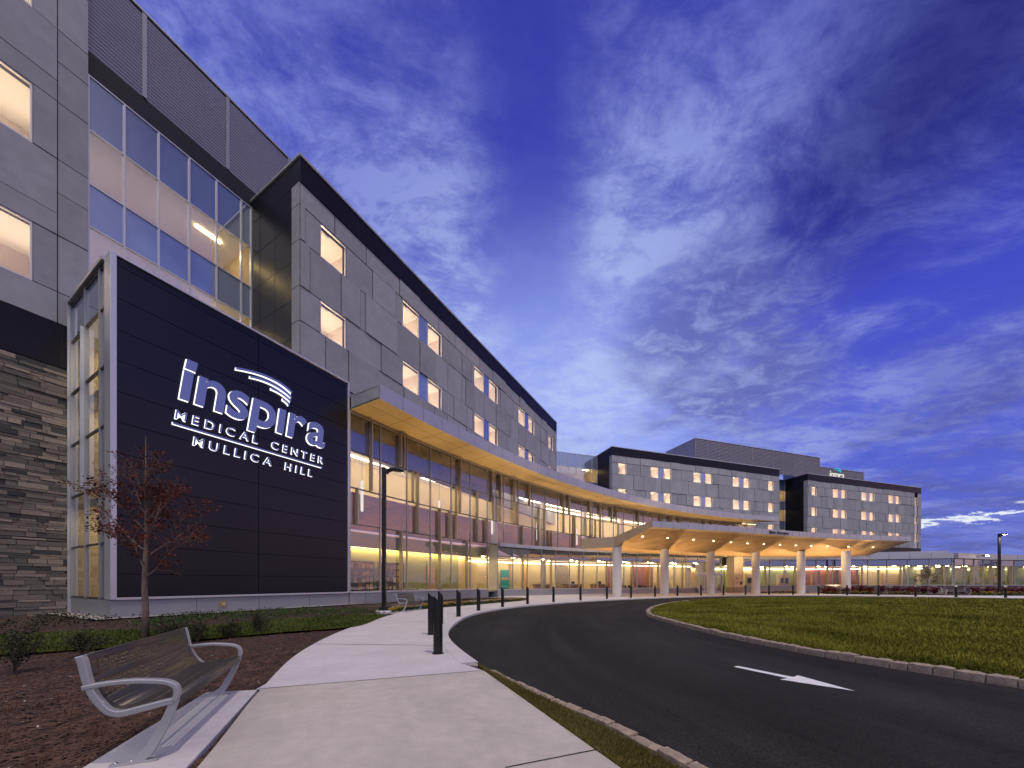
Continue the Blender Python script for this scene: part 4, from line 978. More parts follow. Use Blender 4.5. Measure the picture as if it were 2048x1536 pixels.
# rooftop sign
rs = thing('rooftop_sign', 'small lit rooftop lettering with teal swoosh above the farthest block', 'sign', (80.5, 93.8, 0), math.pi/2-R(73))
lw = emis('rooftop_letter_glow', (1, .93, .85), .9); tl = emis('teal_swoosh_glow', (.05, .5, .75), 1.0)
letters(rs, 'insp\u0131ra', 3.0, 8.4, 28.95, 1.3, 'x', .0, .14, lw, None, gap=.1)
for q in ((4.9, 31.3, 6.4, 31.9, 7.4, 31.15, .2, .3), (5.6, 31.0, 6.6, 31.35, 7.35, 30.75, .2, .28)): swoosh(rs, *q, tl, None)
an = thing('roof_antenna', 'thin antenna mast on the roof beside the small rooftop sign', 'antenna', (79.6, 97.5, 31.5)); b = MB(); b.tube([(0, 0, 0), (0, 0, 2.6)], [.06, .05], M['silver'], 8); b.build('mast', an); b = MB(); b.box(-.1, .1, -.1, .1, 1.7, 2.5, M['plinth']); b.build('antenna_box', an)

# ------------------------------------------------------------------ ground
def sheet(name, poly, z, m, kind='structure', sub=None):
    b = MB(); n = len(poly); a = sum(poly[i][0]*poly[(i+1) % n][1]-poly[(i+1) % n][0]*poly[i][1] for i in range(n))
    if a < 0: poly = poly[::-1]
    b.face([(p[0], p[1], z) for p in poly], m); o = b.build(name); tag(o, kind=kind); return o
b = MB(); b.face([(-3000, -3000, -.16), (3000, -3000, -.16), (3000, 3000, -.16), (-3000, 3000, -.16)], M['ground']); tag(b.build('ground'), kind='structure')
# kerb line of the drive: (left/far edge of the road)
KE = spl([(2.6, .2), (1.88, 1.7), (1.12, 3.37), (.2, 4.82), (-.72, 6.63), (-1.68, 9.5), (-1.95, 12.5), (-1.75, 15.8), (-.65, 19.3), (1.2, 22.4), (4.3, 26.0), (7.9, 29.2), (12, 32.3), (17.4, 35.6), (23.5, 38.4), (29.5, 39.7), (34, 39.2), (38, 37.1), (42.6, 34), (47, 31.0), (54, 26), (64, 16), (72, 0)], 8)
road = [(p.x, p.y) for p in KE]+[(72, -40), (8, -40), (2.8, -4)]
sheet('road', road, -.075, M['asphalt'])
SB = spl([(-1.3, .1), (-2.38, 2.72), (-3.28, 4.69), (-4.27, 7.25), (-4.92, 10.3), (-5.15, 13.6), (-5.2, 16.6), (-4.75, 18.6), (-3.4, 20.9), (-1.3, 24.2), (.95, 28.0), (1.4, 31.), (.9, 33.2), (-1.2, 34.1)], 8)
KI = [p for p in KE if p.y > 6.2 or p.x > 10]          # kerb runs from here on
near = [(.98, 2.4), (.825, 2.717), (.446, 3.61), (-.45, 5.73)]
ks = offset(KI, .3)      # left of travel: walk side
walk = [(p.x, p.y) for p in SB]+[(p.x, p.y) for p in offset(LF, -.02)]+[(72, 53), (90, 52), (90, 12)]+[(p.x, p.y) for p in reversed(ks) if p.x < 72 and p.y > 6][0:]+near[::-1]+[(1.5, .1)]
ja, jb_ = Vector((-3.36, 4.72)), Vector((-.45, 5.73))
SBn = [p for p in SB if p.y < 4.70]; SBf = [p for p in SB if p.y > 4.75]
farw = [tuple(ja)]+[tuple(p) for p in SBf]+walk[len(SB):]
farw = farw[:len(farw)-len(near)-1]+[tuple(jb_)]
sheet('sidewalk', farw, 0., M['concrete2']); sheet('sidewalk', [tuple(p) for p in SBn]+[tuple(ja), tuple(jb_)]+near[::-1][1:]+[(1.5, .1)], 0., M['concrete'])
# slab joints
jb = MB()
def jline(a, b_, w=.012): 
    a = Vector(a); b_ = Vector(b_); t_ = (b_-a).normalized(); n_ = Vector((-t_.y, t_.x))*w/2; jb.face([(a.x-n_.x, a.y-n_.y, .004), (a.x+n_.x, a.y+n_.y, .004), (b_.x+n_.x, b_.y+n_.y, .004), (b_.x-n_.x, b_.y-n_.y, .004)], M['joint'])
for a, b_ in (((-3.34, 4.73), (-.45, 5.73)), ((-.05, 2.72), (.70, 3.01)), ((-5.1, 13.3), (-2.3, 12.6)), ((-5.2, 16.8), (-2.1, 15.6)), ((-3.9, 20.2), (-1.2, 18.6)), ((-1.2, 24.3), (1.3, 22.9)), ((1.2, 28), (4.5, 26.5)), ((-4.5, 8.2), (-1.6, 8.0))): jline(a, b_, .014 if a[1] < 6 else .02)
for i in range(0, 18):
    p = KE[96+i*2] if 96+i*2 < len(KE) else None
tag(jb.build('pavement_joint'), kind='structure')
kb = MB(); kr = offset(KI, .0)
for i in range(len(KI)-1):
    if KI[i].x > 60: break
    kb.prism([(kr[i].x, kr[i].y), (kr[i+1].x, kr[i+1].y), (ks[i+1].x, ks[i+1].y), (ks[i].x, ks[i].y)], -.12, .006, M['concrete2'])
tag(kb.build('kerb'), kind='structure')
# bench pad
pad = [(-2.40, 2.60), (-3.30, 4.67), (-3.87, 4.55), (-3.05, 2.2), (-2.3, 2.2)]
b = MB(); b.prism(pad, -.1, .012, M['concrete2']); bevel(b.build('bench_pad'), .01); tag(bpy.data.objects['bench_pad'], kind='structure')
# planting bed with mulch: one uneven sheet left of the walk
bedpoly = [(p.x, p.y) for p in SB]
def fbm(x, y, s): return noise.fractal((x*s, y*s, 3.1), 1., 2., 4)
b = MB(); nx, ny = 130, 120; X0, X1, Y0, Y1 = -22., 2.0, -2., 35.
vs = []; 
for j in range(ny+1):
    for i in range(nx+1):
        x = X0+(X1-X0)*(i/nx); y = Y0+(Y1-Y0)*(j/ny)**1.5; vs.append((x, y, -.045+.03*fbm(x, y, 1.3)+.012*fbm(x, y, 5)))
fs = [(j*(nx+1)+i, j*(nx+1)+i+1, (j+1)*(nx+1)+i+1, (j+1)*(nx+1)+i) for j in range(ny) for i in range(nx)]
wpoly = [(p[0]+.0, p[1]) for p in walk]
fs = [f for f in fs if not any(inside(vs[k], road) for k in f)]
b.mesh(vs, fs, M['mulch'], smooth=True); o = b.build('planting_bed'); tag(o, kind='structure')
lawn = spl([(-16, 7.6), (-12.6, 9.9), (-10.0, 10.9), (-8.9, 13.2), (-7.0, 15.0), (-5.5, 15.2), (-5.14, 13.8), (-4.98, 11.3), (-6.3, 10.2), (-7.6, 8.8), (-9.2, 7.3), (-13, 6.0)], 5, True)
lawnp = [(p.x, p.y) for p in lawn]; sheet('lawn_strip', lawnp, .015, M['soil'])
gr = [w1(-.8, -5.4), w1(-.65, .55), w1(10.5, .6), w1(14, .75), w1(19, 1.6), w1(24.5, 4.2), w1(24.5, 3.2), w1(10.5, .0), w1(-.1, 0), w1(-.1, -5.4)]
sheet('gravel_strip', gr, .012, M['gravel'])

def blades(name, poly, n, h, m, z=0., seed=1, w=.006, focus=None, zf=None, clump=1):
    rn = random.Random(seed); b = MB(); xs = [p[0] for p in poly]; ys = [p[1] for p in poly]; x0, x1, y0, y1 = min(xs), max(xs), min(ys), max(ys); c = 0; tries = 0
    while c < n and tries < n*30:
        tries += 1
        if focus:      # more blades near the camera
            d = focus[0]*(focus[1]/focus[0])**rn.random(); a = rn.uniform(focus[2], focus[3]); x, y = d*math.tan(a), d
        else: x, y = rn.uniform(x0, x1), rn.uniform(y0, y1)
        if not inside((x, y), poly): continue
        c += 1; d = math.hypot(x, y); k = max(1., d/7.); hh = h*rn.uniform(.55, 1.25); a = rn.uniform(0, 6.28); l = rn.uniform(.1, .75)*hh; ww = w*k*rn.uniform(.7, 1.3)
        zz = zf(x, y) if zf else z; dx, dy = math.cos(a), math.sin(a); px, py = -dy*ww, dx*ww
        tn = max(0, min(1, .5+.55*noise.noise((x*.8, y*.8, 1))+.3*noise.noise((x*.17, y*.17, 4))+rn.gauss(0, .16)))
        b.face([(x-px, y-py, zz-.01), (x+px, y+py, zz-.01), (x+dx*l*.45+px*.7, y+dy*l*.45+py*.7, zz+hh*.7), (x+dx*l, y+dy*l, zz+hh)], m, tn)
    o = b.build(name, tone=True); tag(o, kind='stuff'); return o
blades('lawn_grass', lawnp, 26000, .06, M['grassgreen'], .015, 3, .007)

# island lawn with granite kerb
IS = spl([(7.6, 4.2), (6.42, 6.6), (6.0, 8.1), (5.72, 10.4), (5.75, 13.2), (6.15, 16.2), (8.0, 20.3), (11.9, 25.7), (18, 30.6), (26, 33.2), (34, 33.0), (42, 30.0), (50, 24.5), (57, 15), (58, 4), (50, -6), (34, -11), (18, -8), (10.5, -1)], 8, True)
isl = [(p.x, p.y) for p in IS]
kin = [(p.x, p.y) for p in offset(IS+[IS[0]], .14)][:-1]   # either side is fine for the sheet
cen = Vector((30, 12))
inn = [p+(cen-p).normalized()*.17 for p in IS]
def ih(x, y):
    d = min((Vector((x, y))-p).length for p in IS[::3]); t_ = min(1, d/9); return .045+.20*t_*t_*(3-2*t_)
b = MB(); rings = 9; vs = []; fs = []; n = len(inn)
for k in range(rings+1):
    f_ = (k/rings)**1.6
    for p in inn:
        q = p.lerp(cen, f_); vs.append((q.x, q.y, .045 if k == 0 else ih(q.x, q.y)))
for k in range(rings):
    for i in range(n): fs.append((k*n+i, k*n+(i+1) % n, (k+1)*n+(i+1) % n, (k+1)*n+i))
b.mesh(vs, fs, M['soil'], smooth=True); tag(b.build('island_lawn'), kind='structure')
ip = [(p.x, p.y) for p in inn]
blades('island_grass', ip, 95000, .055, M['grass'], 0, 5, .006, focus=(4.6, 34, R(8), R(56)), zf=ih)
# granite blocks round the island: the ones in view
def kerb_stones(P, label, group, wd, zt, zb, seed, lim, step=(.30, .42), lower=.0):
    rn = random.Random(seed); L_ = 0; pts = resample(P, .02); i = 0; cnt = 0
    while i < len(pts)-30 and cnt < lim:
        l = int(rn.uniform(*step)/.02); j = min(len(pts)-1, i+l); a, c = pts[i], pts[j]; tt = (c-a).normalized(); nn = Vector((-tt.y, tt.x)); L2 = (c-a).length-.018; mid = (a+c)/2
        b = MB(); r_ = lambda s=.012: rn.uniform(-s, s); zz = zt+rn.uniform(-.015, .015)
        v = []
        nxs, nys = 4, 3
        for k in range(nxs+1):
            for q in range(nys+1):
                u = -L2/2+L2*k/nxs; w_ = -wd/2+wd*q/nys; e = (1 if 0 < k < nxs else .0)*(1 if 0 < q < nys else .0); v.append((u+r_(.006), w_+r_(.006), zz-.02*(1-e)+r_(.005)))
        f = [(k*(nys+1)+q, (k+1)*(nys+1)+q, (k+1)*(nys+1)+q+1, k*(nys+1)+q+1) for k in range(nxs) for q in range(nys)]
        rim = [k*(nys+1) for k in range(nxs+1)]+[nxs*(nys+1)+q for q in range(1, nys+1)]+[k*(nys+1)+nys for k in range(nxs-1, -1, -1)]+[q for q in range(nys-1, 0, -1)]
        base = len(v); v += [(v[k][0]*1.01+r_(.004), v[k][1]*1.04+r_(.006), zz*.4+zb*.6) for k in rim]; m1 = len(v); v += [(v[k][0]*1.0, v[k][1]*1.02, zb) for k in rim]; nr = len(rim)
        f += [(rim[k], base+k, base+(k+1) % nr, rim[(k+1) % nr]) for k in range(nr)]+[(base+k, m1+k, m1+(k+1) % nr, base+(k+1) % nr) for k in range(nr)]
        b.mesh(v, f, M['kerbst']); o = b.build('kerb_stone'); o.location = (mid.x, mid.y, 0); o.rotation_euler = (0, 0, math.atan2(tt.y, tt.x)); tag(o, label, 'kerb stone', group); i = j; cnt += 1
i0 = min(range(len(IS)), key=lambda k: (IS[k]-Vector((8.2, 3.6))).length)
order = IS[:]
kerb_stones(offset(order[:60], .0), 'rough grey granite block in the kerb round the island lawn', 'granite blocks round the island lawn', .16, .07, -.12, 2, 130, (.20, .31))
mk = MB()
for i in range(0, 70): 
    a, c = IS[i], IS[i+1]; n_ = Vector((-(c-a).normalized().y, (c-a).normalized().x)); mk.prism([tuple(a+n_*.07), tuple(c+n_*.07), tuple(c-n_*.20), tuple(a-n_*.20)], -.12, -.062, mat('kerb_mortar', (.30, .22, .17), .9) if i == 0 else bpy.data.materials['kerb_mortar'])
tag(mk.build('kerb_mortar_bed'), kind='structure')
# rough blocks and grass verge by the near walk
ver = [(1.62, .4), (1.28, 1.7), (.825, 2.717), (.446, 3.61), (-.45, 5.73), (-.62, 6.25), (-.5, 5.95), (.22, 4.60), (.98, 3.25), (1.62, 1.8), (2.2, .5)]
sheet('verge_soil', ver, .01, M['soil'])
blades('verge_grass', ver, 17000, .05, M['grassdry'], .0, 8, .0022)
kv = [p for p in KE if p.y < 6.3 and p.x < 10]
kerb_stones(offset(kv, .05), 'flat pale granite block edging the near grass verge', 'granite blocks edging the near verge', .11, .035, -.13, 6, 40, (.2, .34))
# road arrow
def gp(u, v, z=-.071): D = 720*(1.4-z)/(v-1165); return ((u-1024)/720*D, D, z)
ar = [(0, .0), (0, .0)]
tipa = Vector(gp(1711, 1382)[:2]); tail = Vector(gp(1472, 1332.6)[:2]); ax = (tipa-tail).normalized(); Ln = (tipa-tail).length; pxn = Vector((-ax.y, ax.x)); f_ = .52
loc = [(0, -.07), (0, .07), (f_*Ln, .075), (f_*Ln-.02, .26), (Ln, 0), (f_*Ln-.02, -.26), (f_*Ln, -.075)]
b = MB(); pts = [tail+ax*x-pxn*y for x, y in loc]; vs = [(p.x, p.y, -.071) for p in pts]
b.mesh(vs, [(0, 1, 2, 6), (2, 3, 4), (6, 2, 4), (6, 4, 5)], M['paint']); o = b.build('road_arrow'); tag(o, 'white straight arrow painted on the dark asphalt drive', 'road marking')

# ------------------------------------------------------------------ bollards
BP = [(876, 1307), (862.5, 1269), (881, 1247), (917, 1233), (957, 1221), (1005, 1213.6), (1055, 1208), (1107, 1203.8), (1161, 1200.8), (1214, 1197.9), (1262, 1195.6), (1310, 1193.4), (1355, 1192), (1402, 1191), (1447, 1190.2), (1491, 1189.6), (1538, 1189.4), (1586, 1189.4), (1637, 1189.8), (1694, 1190.4), (1757, 1191.7), (1831, 1193), (1912, 1194.2), (2011, 1195.7)]
BX = []
for u, v in BP: D = 1008/(v-1165); BX.append(Vector(((u-1024)/720*D, D)))
bol = None; ordn = ['first', 'second', 'third', 'fourth', 'fifth', 'sixth', 'seventh', 'eighth', 'ninth', 'tenth', 'eleventh', 'twelfth']
for i, p in enumerate(BX):
    t_ = (BX[min(i+1, len(BX)-1)]-BX[max(i-1, 0)]).normalized(); yaw = math.atan2(t_.y, t_.x)
    lb = ('black slant topped bollard, the one closest to the foreground bench' if i == 0 else 'black slant topped bollard, %s along the kerb counting from the foreground bench' % ordn[i]) if i < 12 else 'black slant topped bollard, %s along the kerb counting back from the far lamp post' % ordn[23-i]
    if bol is None:
        bol = thing('bollard', lb, 'bollard', (p.x, p.y, 0), yaw, 'black bollards along the kerb'); n = 28; r_ = .09; v = []; f = []
        for z in (0, None):
            for k in range(n):
                a = 2*math.pi*k/n; x, y = r_*math.cos(a), r_*math.sin(a); v.append((x, y, 0 if z == 0 else 1.05+y))
        f = [(k, (k+1) % n, n+(k+1) % n, n+k) for k in range(n)]; b = MB(); b.mesh(v, f, M['black'], smooth=True); b.face([v[n+k] for k in range(n)], M['black']); b.build('post', bol)
        b = MB(); b.tube([(0, 0, 0), (0, 0, .012)], [.115, .11], M['black'], 24); b.build('base_ring', bol)
    else:
        c = copy_tree(bol); c.location = (p.x, p.y, 0); c.rotation_euler = (0, 0, yaw); c['label'] = lb

# ------------------------------------------------------------------ benches
def sweep(mb, prof, w, hgt, y0, y1, m):
    """flat bar following a side profile (x forward, z), thickness hgt, between y0 and y1"""
    P = [Vector(p) for p in prof]; L_ = []; R_ = []
    for i, p in enumerate(P):
        t_ = (P[min(i+1, len(P)-1)]-P[max(i-1, 0)]).normalized(); n_ = Vector((-t_.y, t_.x)); h = hgt[i] if isinstance(hgt, list) else hgt; L_.append(p+n_*h/2); R_.append(p-n_*h/2)
    k = len(P); vs = [(p.x, y0, p.y) for p in L_]+[(p.x, y0, p.y) for p in R_]+[(p.x, y1, p.y) for p in L_]+[(p.x, y1, p.y) for p in R_]; fs = []
    for i in range(k-1): fs += [(i, i+1, k+i+1, k+i), (2*k+i, 3*k+i, 3*k+i+1, 2*k+i+1), (i, 2*k+i, 2*k+i+1, i+1), (k+i, k+i+1, 3*k+i+1, 3*k+i)]
    fs += [(0, k, 3*k, 2*k), (k-1, 2*k+k-1, 3*k+k-1, k+k-1)]
    mb.mesh(vs, fs, m)
def perf(mb, A, B_, n_u, n_v, u0, u1, v0, v1, m, hole=.62, thick=.004, slot=False):
    """perforated sheet between the curves: A(v) gives profile point (x,z); y = along"""
    for i in range(n_u):
        for j in range(n_v):
            ua, ub = u0+(u1-u0)*i/n_u, u0+(u1-u0)*(i+1)/n_u; va, vb = v0+(v1-v0)*j/n_v, v0+(v1-v0)*(j+1)/n_v; uc, vc = (ua+ub)/2, (va+vb)/2
            sh = 0
            outer = [(ua, va), (uc, va), (ub, va), (ub, vc), (ub, vb), (uc, vb), (ua, vb), (ua, vc)]
            hu, hv = (ub-ua)/2*hole, (vb-va)/2*hole
            inner = [(uc+hu*math.cos(a), vc+hv*math.sin(a)) for a in [R(225+45*k) for k in range(8)]]
            if slot: inner = [(uc+hu*x, vc+hv*y) for x, y in ((-1, -.5), (0, -.8), (1, -.5), (1.1, 0), (1, .5), (0, .8), (-1, .5), (-1.1, 0))]
            vs = [(A(v)[0], u, A(v)[1]) for u, v in outer]+[(A(v)[0], u, A(v)[1]) for u, v in inner]
            mb.mesh(vs, [(k, (k+1) % 8, 8+(k+1) % 8, 8+k) for k in range(8)], m)
def make_bench(Lb, label, group=None, detail=True):
    t = thing('bench', label, 'bench', group=group)
    back = spl([(-.345, .845), (-.325, .74), (-.30, .63), (-.262, .535), (-.225, .47)], 4); crv = spl([(-.225, .47), (-.20, .435), (-.165, .42), (-.12, .425)], 4); seat = spl([(-.12, .425), (-.0, .447), (.1, .465), (.165, .474)], 4); nose = spl([(.165, .474), (.188, .47), (.195, .45), (.186, .40)], 4)
    def curve(P):
        Ls = [0]; 
        for a, b in zip(P, P[1:]): Ls.append(Ls[-1]+(b-a).length)
        def f(v):
            s = v*Ls[-1]
            for i in range(len(P)-1):
                if s <= Ls[i+1]+1e-9: q = P[i].lerp(P[i+1], (s-Ls[i])/(Ls[i+1]-Ls[i])); return (q.x, q.y)
            return (P[-1].x, P[-1].y)
        return f
    def plain(mb, f, u0, u1, v0, v1, n=6):
        vs = []
        for i in range(n+1):
            x, z = f(v0+(v1-v0)*i/n); vs += [(x, u0, z), (x, u1, z)]
        mb.mesh(vs, [(2*i, 2*i+1, 2*i+3, 2*i+2) for i in range(n)], M['steeldark'], smooth=True)
    fb, fc, fs_, fn = curve(back), curve(crv), curve(seat), curve(nose); e = .05; g = .16
    nb = int((Lb-2*g)/.038)
    B_ = MB()
    plain(B_, fb, e, Lb-e, 0, .12); plain(B_, fb, e, Lb-e, .42, .52); plain(B_, fb, e, Lb-e, .86, 1)
    for v0, v1 in ((.12, .42), (.52, .86)):
        plain(B_, fb, e, g, v0, v1); plain(B_, fb, Lb-g, Lb-e, v0, v1)
        perf(B_, fb, None, nb, 4, g, Lb-g, v0, v1, M['steeldark'], .80)
    B_.tube([(-.347, e, .846), (-.347, Lb-e, .846)], [.009, .009], M['steeldark'], 8)
    bo = B_.build('backrest', t); sm_ = bo.modifiers.new('Solidify', 'SOLIDIFY'); sm_.thickness = .004
    S_ = MB(); plain(S_, fc, e, Lb-e, 0, 1, 8); plain(S_, fs_, e, Lb-e, 0, .14); plain(S_, fs_, e, Lb-e, .46, .56); plain(S_, fs_, e, Lb-e, .88, 1); plain(S_, fn, e, Lb-e, 0, 1, 8)
    for v0, v1 in ((.14, .46), (.56, .88)):
        plain(S_, fs_, e, g, v0, v1); plain(S_, fs_, Lb-g, Lb-e, v0, v1); perf(S_, fs_, None, int((Lb-2*g)/.052), 3, g, Lb-g, v0, v1, M['steeldark'], .88, slot=True)
    so_ = S_.build('seat', t); sm_ = so_.modifiers.new('Solidify', 'SOLIDIFY'); sm_.thickness = .004
    for y in (0, Lb-.055):
        f = MB(); sweep(f, [(-.36, .85)]+[tuple(p) for p in spl([(-.345, .80), (-.318, .65), (-.28, .54), (-.232, .455), (-.19, .41), (-.13, .395), (-.02, .415), (.10, .44), (.172, .452)], 4)], 0, .048, y, y+.055, M['steelpaint'])
        fr = f.build('end_frame', t); bevel(fr, .008)
        f = MB(); sweep(f, spl([(-.345, .612), (-.24, .628), (-.08, .633), (.06, .618), (.135, .60), (.182, .565), (.192, .51), (.178, .45)], 4), 0, .036, y-.004, y+.059, M['steelpaint']); bevel(f.build('armrest', t), .008)
        f = MB(); pr = spl([(.178, .46), (.16, .40), (.125, .30), (.075, .19), (.02, .085), (-.04, .028), (-.06, .014)], 4); hh = [.05+.03*abs(i/(len(pr)-1)-.1)*1.3 for i in range(len(pr))]; hh[-1] = .02; hh[-2] = .035
        sweep(f, pr, 0, hh, y+.008, y+.048, M['steelpaint']); f.box(-.20, .075, y+.002, y+.054, 0, .018, M['steelpaint']); f.mesh([(-.19, y+.02, .018), (-.05, y+.02, .018), (.03, y+.02, .075), (-.19, y+.036, .018), (-.05, y+.036, .018), (.03, y+.036, .075)], [(0, 1, 2), (3, 5, 4), (0, 2, 5, 3)], M['steelpaint'])
        bevel(f.build('leg', t), .006)
        if detail:
            for x in (-.165, -.075):
                f = MB(); f.tube([(x, y+.028-.012, .018), (x, y+.028-.012, .03)], [.013, .011], M['bolt'], 10); f.build('bolt', t)
    return t
# local: y along the bench, x forward (towards the drive)
bn = make_bench(1.86, 'perforated metal bench on the concrete pad, largest in the foreground', 'metal benches')
d_ = Vector((-3.52+2.765, 4.48-2.8)).normalized(); fw = Vector((d_.y, -d_.x)); bn.location = (-2.765-fw.x*.075, 2.8-fw.y*.075, .012); bn.rotation_euler = (0, 0, math.atan2(fw.y, fw.x))
b2 = copy_tree(bn); b2['label'] = 'grey metal bench standing beside the black lamp post by the atrium'; d2 = Vector((.18, .98)).normalized(); f2 = Vector((d2.y, -d2.x)); b2.location = (-5.12, 16.9, .0); b2.rotation_euler = (0, 0, math.atan2(f2.y, f2.x))
b3 = make_bench(2.6, 'metal bench in front of the burgundy shrubs near the far lamp post', 'metal benches', False); b3.location = (48.9, 38.7, 0); b3.rotation_euler = (0, 0, R(-90))
b3.location = (46.4, 38.6, 0)
b = MB(); b.box(-5.95, -4.75, 16.7, 19.0, -.1, .008, M['concrete2']); tag(b.build('bench_pad'), kind='structure')

# ------------------------------------------------------------------ lamp posts
def lamp_post(label, x, y, yaw, lit):
    t = thing('lamp_post', label, 'street lamp', (x, y, 0), yaw, 'black lamp posts')
    b = MB(); b.tube([(0, 0, -.1), (0, 0, .10)], [.36, .36], M['concrete2'], 24); b.build('footing', t)
    b = MB(); b.box(-.085, .085, -.085, .085, .10, 6.78, M['black']); bevel(b.build('pole', t), .01)
    b = MB(); b.box(-.16, .16, -.16, .16, .10, .26, M['black']); b.box(-.19, .19, -.19, .19, .10, .16, M['black']); bevel(b.build('base_cover', t), .01)
    b = MB(); P = spl([(.085, 6.50), (.2, 6.62), (.4, 6.68), (.62, 6.67), (.92, 6.60)], 4); sweep(b, P, 0, [.10+.0*i for i in range(len(P))][:-3]+[.07, .05, .03], -.15, .15, M['black']); h = b.build('lamp_head', t); bevel(h, .01)
    b = MB(); b.face([(.45, -.11, 6.595), (.45, .11, 6.595), (.85, .11, 6.575), (.85, -.11, 6.575)], emis('street_lamp_lens', (1, .93, .8), 40) if lit else mat('unlit_lamp_lens', (.05, .03, .02), .2)); b.build('lens', h)
    if lit:
        li = bpy.data.lights.new('street_lamp_light', 'SPOT'); li.energy = 500; li.spot_size = R(140); li.color = (1, .9, .75); li.shadow_soft_size = .1; o = bpy.data.objects.new('street_lamp_light', li); col.objects.link(o); o.parent = h; o.location = (.65, 0, 6.5)
    return t
lamp_post('black square lamp post with curved arm standing by the atrium bench', -5.97, 16.8, 0., False)
lamp_post('lit black lamp post standing before the far glass front', 53.6, 39.6, R(-110), True)

# ------------------------------------------------------------------ plants
def leaf(b, p, s, m, tn, rn):
    a, e = rn.uniform(0, 6.28), rn.uniform(-.9, .9); d = Vector((math.cos(a)*math.cos(e), math.sin(a)*math.cos(e), math.sin(e))); w = d.orthogonal().normalized(); w.rotate(Matrix.Rotation(rn.uniform(0, 6.28), 3, d)); p = Vector(p)
    b.face([p, p+d*s*.5+w*s*.3, p+d*s, p+d*s*.5-w*s*.3], m, tn)
def make_tree(label, x, y, H_, spread, seed, nleaf, twig=1., group=None, lsz=.06):
    rn = random.Random(seed); t = thing('young_tree', label, 'tree', (x, y, -.03), 0, group); T = MB(); B_ = MB(); Lf = MB(); tips = []
    hb = H_*.30; trunk = [(0, 0, 0), (.012, .0, hb*.4), (-.015, .01, hb*.75), (0, 0, hb), (.03, .0, hb*1.5), (0, .02, hb*2.1), (.02, 0, H_*.90)]
    rt = .060*H_/5.2
    T.tube(trunk, [rt*1.15, rt, rt*.95, rt*.85, rt*.55, rt*.33, rt*.06], M['bark'], 10); T.build('trunk', t)
    def grow(p, d, l, r, lev):
        pts = [p]; rad = [r]; n = 4; q = p.copy(); dd = d.copy()
        for i in range(n):
            dd = (dd+Vector((rn.gauss(0, .10), rn.gauss(0, .10), .055)))
            dd.normalize(); q = q+dd*l/n; pts.append(q.copy()); rad.append(max(.0025, r*(1-.72*(i+1)/n)))
        B_.tube(pts, rad, M['bark'], 5 if lev < 2 else 3, cap=False)
        if lev >= 1: tips.extend([(pp, lev) for pp in pts[1:]])
        if lev < 3:
            for k in range((6, 5, 3)[lev]):
                f = rn.uniform(.2, 1.); i = min(n-1, int(f*n)); s_ = pts[i].lerp(pts[i+1], f*n-i)
                ax = dd.orthogonal().normalized(); ax.rotate(Matrix.Rotation(rn.uniform(0, 6.28), 3, dd)); nd = (dd*.8+ax*rn.uniform(.45, .85)).normalized()
                grow(s_, nd, l*rn.uniform(.34, .55), max(.003, r*(1-.65*f)*.6), lev+1)
    for k in range(15):
        f = k/14; z = hb*.92+(H_*.72-hb)*f; a = k*2.4+rn.uniform(-.3, .3); el = .55+.75*f; d = Vector((math.cos(a)*math.cos(el), math.sin(a)*math.cos(el), math.sin(el))); grow(Vector((0, 0, z)), d, spread*(1.18-.62*f)*rn.uniform(.85, 1.1), rt*(.34-.16*f), 0)
    B_.build('branches', t)
    for i in range(nleaf):
        p, lev = rn.choice(tips)
        if rn.random() > (1.0 if p.z < H_*.68 else .25): continue
        q = p+Vector((rn.gauss(0, .035), rn.gauss(0, .035), rn.gauss(0, .035))); leaf(Lf, q, lsz*rn.uniform(.6, 1.2), M['redleaf'], max(0, min(1, rn.gauss(.42, .28))), rn)
    Lf.build('crown', t, tone=True); return t
make_tree('young tree with sparse red brown leaves before the sign tower', -8.94, 8.77, 5.55, 1.32, 5, 5600, lsz=.062)
make_tree('small bare brown tree in the shrub bed by the far bench', 46.9, 40.6, 3.5, 1.0, 12, 1500, lsz=.10)

def shrub(name, label, x, y, w, h, m, seed, n, group, z=-.03, ls=.05, twig=None):
    rn = random.Random(seed); t = thing(name, label, 'shrub', (x, y, z), 0, group); St = MB(); Lf = MB(); tips = []
    for k in range(16):
        a = rn.uniform(0, 6.28); r_ = rn.uniform(.1, 1)*w/2; hh = h*rn.uniform(.65, 1)*(1-.35*(2*r_/w)**2); e = Vector((math.cos(a)*r_, math.sin(a)*r_, hh)); mid = e*.55+Vector((0, 0, h*.08)); St.tube([(0, 0, 0), mid, e], [.007, .005, .002], twig or M['bark'], 4, cap=False); tips += [mid.lerp(e, q/5) for q in range(6)]+[Vector((0, 0, 0)).lerp(mid, .6)]
    St.build('stems', t)
    for i in range(n):
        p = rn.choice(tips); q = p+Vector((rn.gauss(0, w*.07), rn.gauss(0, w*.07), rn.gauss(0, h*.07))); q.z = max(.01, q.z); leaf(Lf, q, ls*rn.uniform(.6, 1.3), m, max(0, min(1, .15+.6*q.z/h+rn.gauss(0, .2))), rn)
    Lf.build('foliage', t, tone=True); return t
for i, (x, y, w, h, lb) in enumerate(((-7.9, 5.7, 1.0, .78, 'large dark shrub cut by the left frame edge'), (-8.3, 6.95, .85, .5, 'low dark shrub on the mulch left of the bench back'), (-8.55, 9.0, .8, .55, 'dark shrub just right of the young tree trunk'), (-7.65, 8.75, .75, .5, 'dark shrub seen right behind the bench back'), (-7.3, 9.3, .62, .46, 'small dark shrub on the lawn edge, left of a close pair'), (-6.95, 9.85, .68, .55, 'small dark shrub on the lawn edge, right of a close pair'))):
    shrub('shrub', lb, x, y, w, h, M['shrub'], 20+i, 1500, 'dark shrubs in the mulch bed', ls=.036)
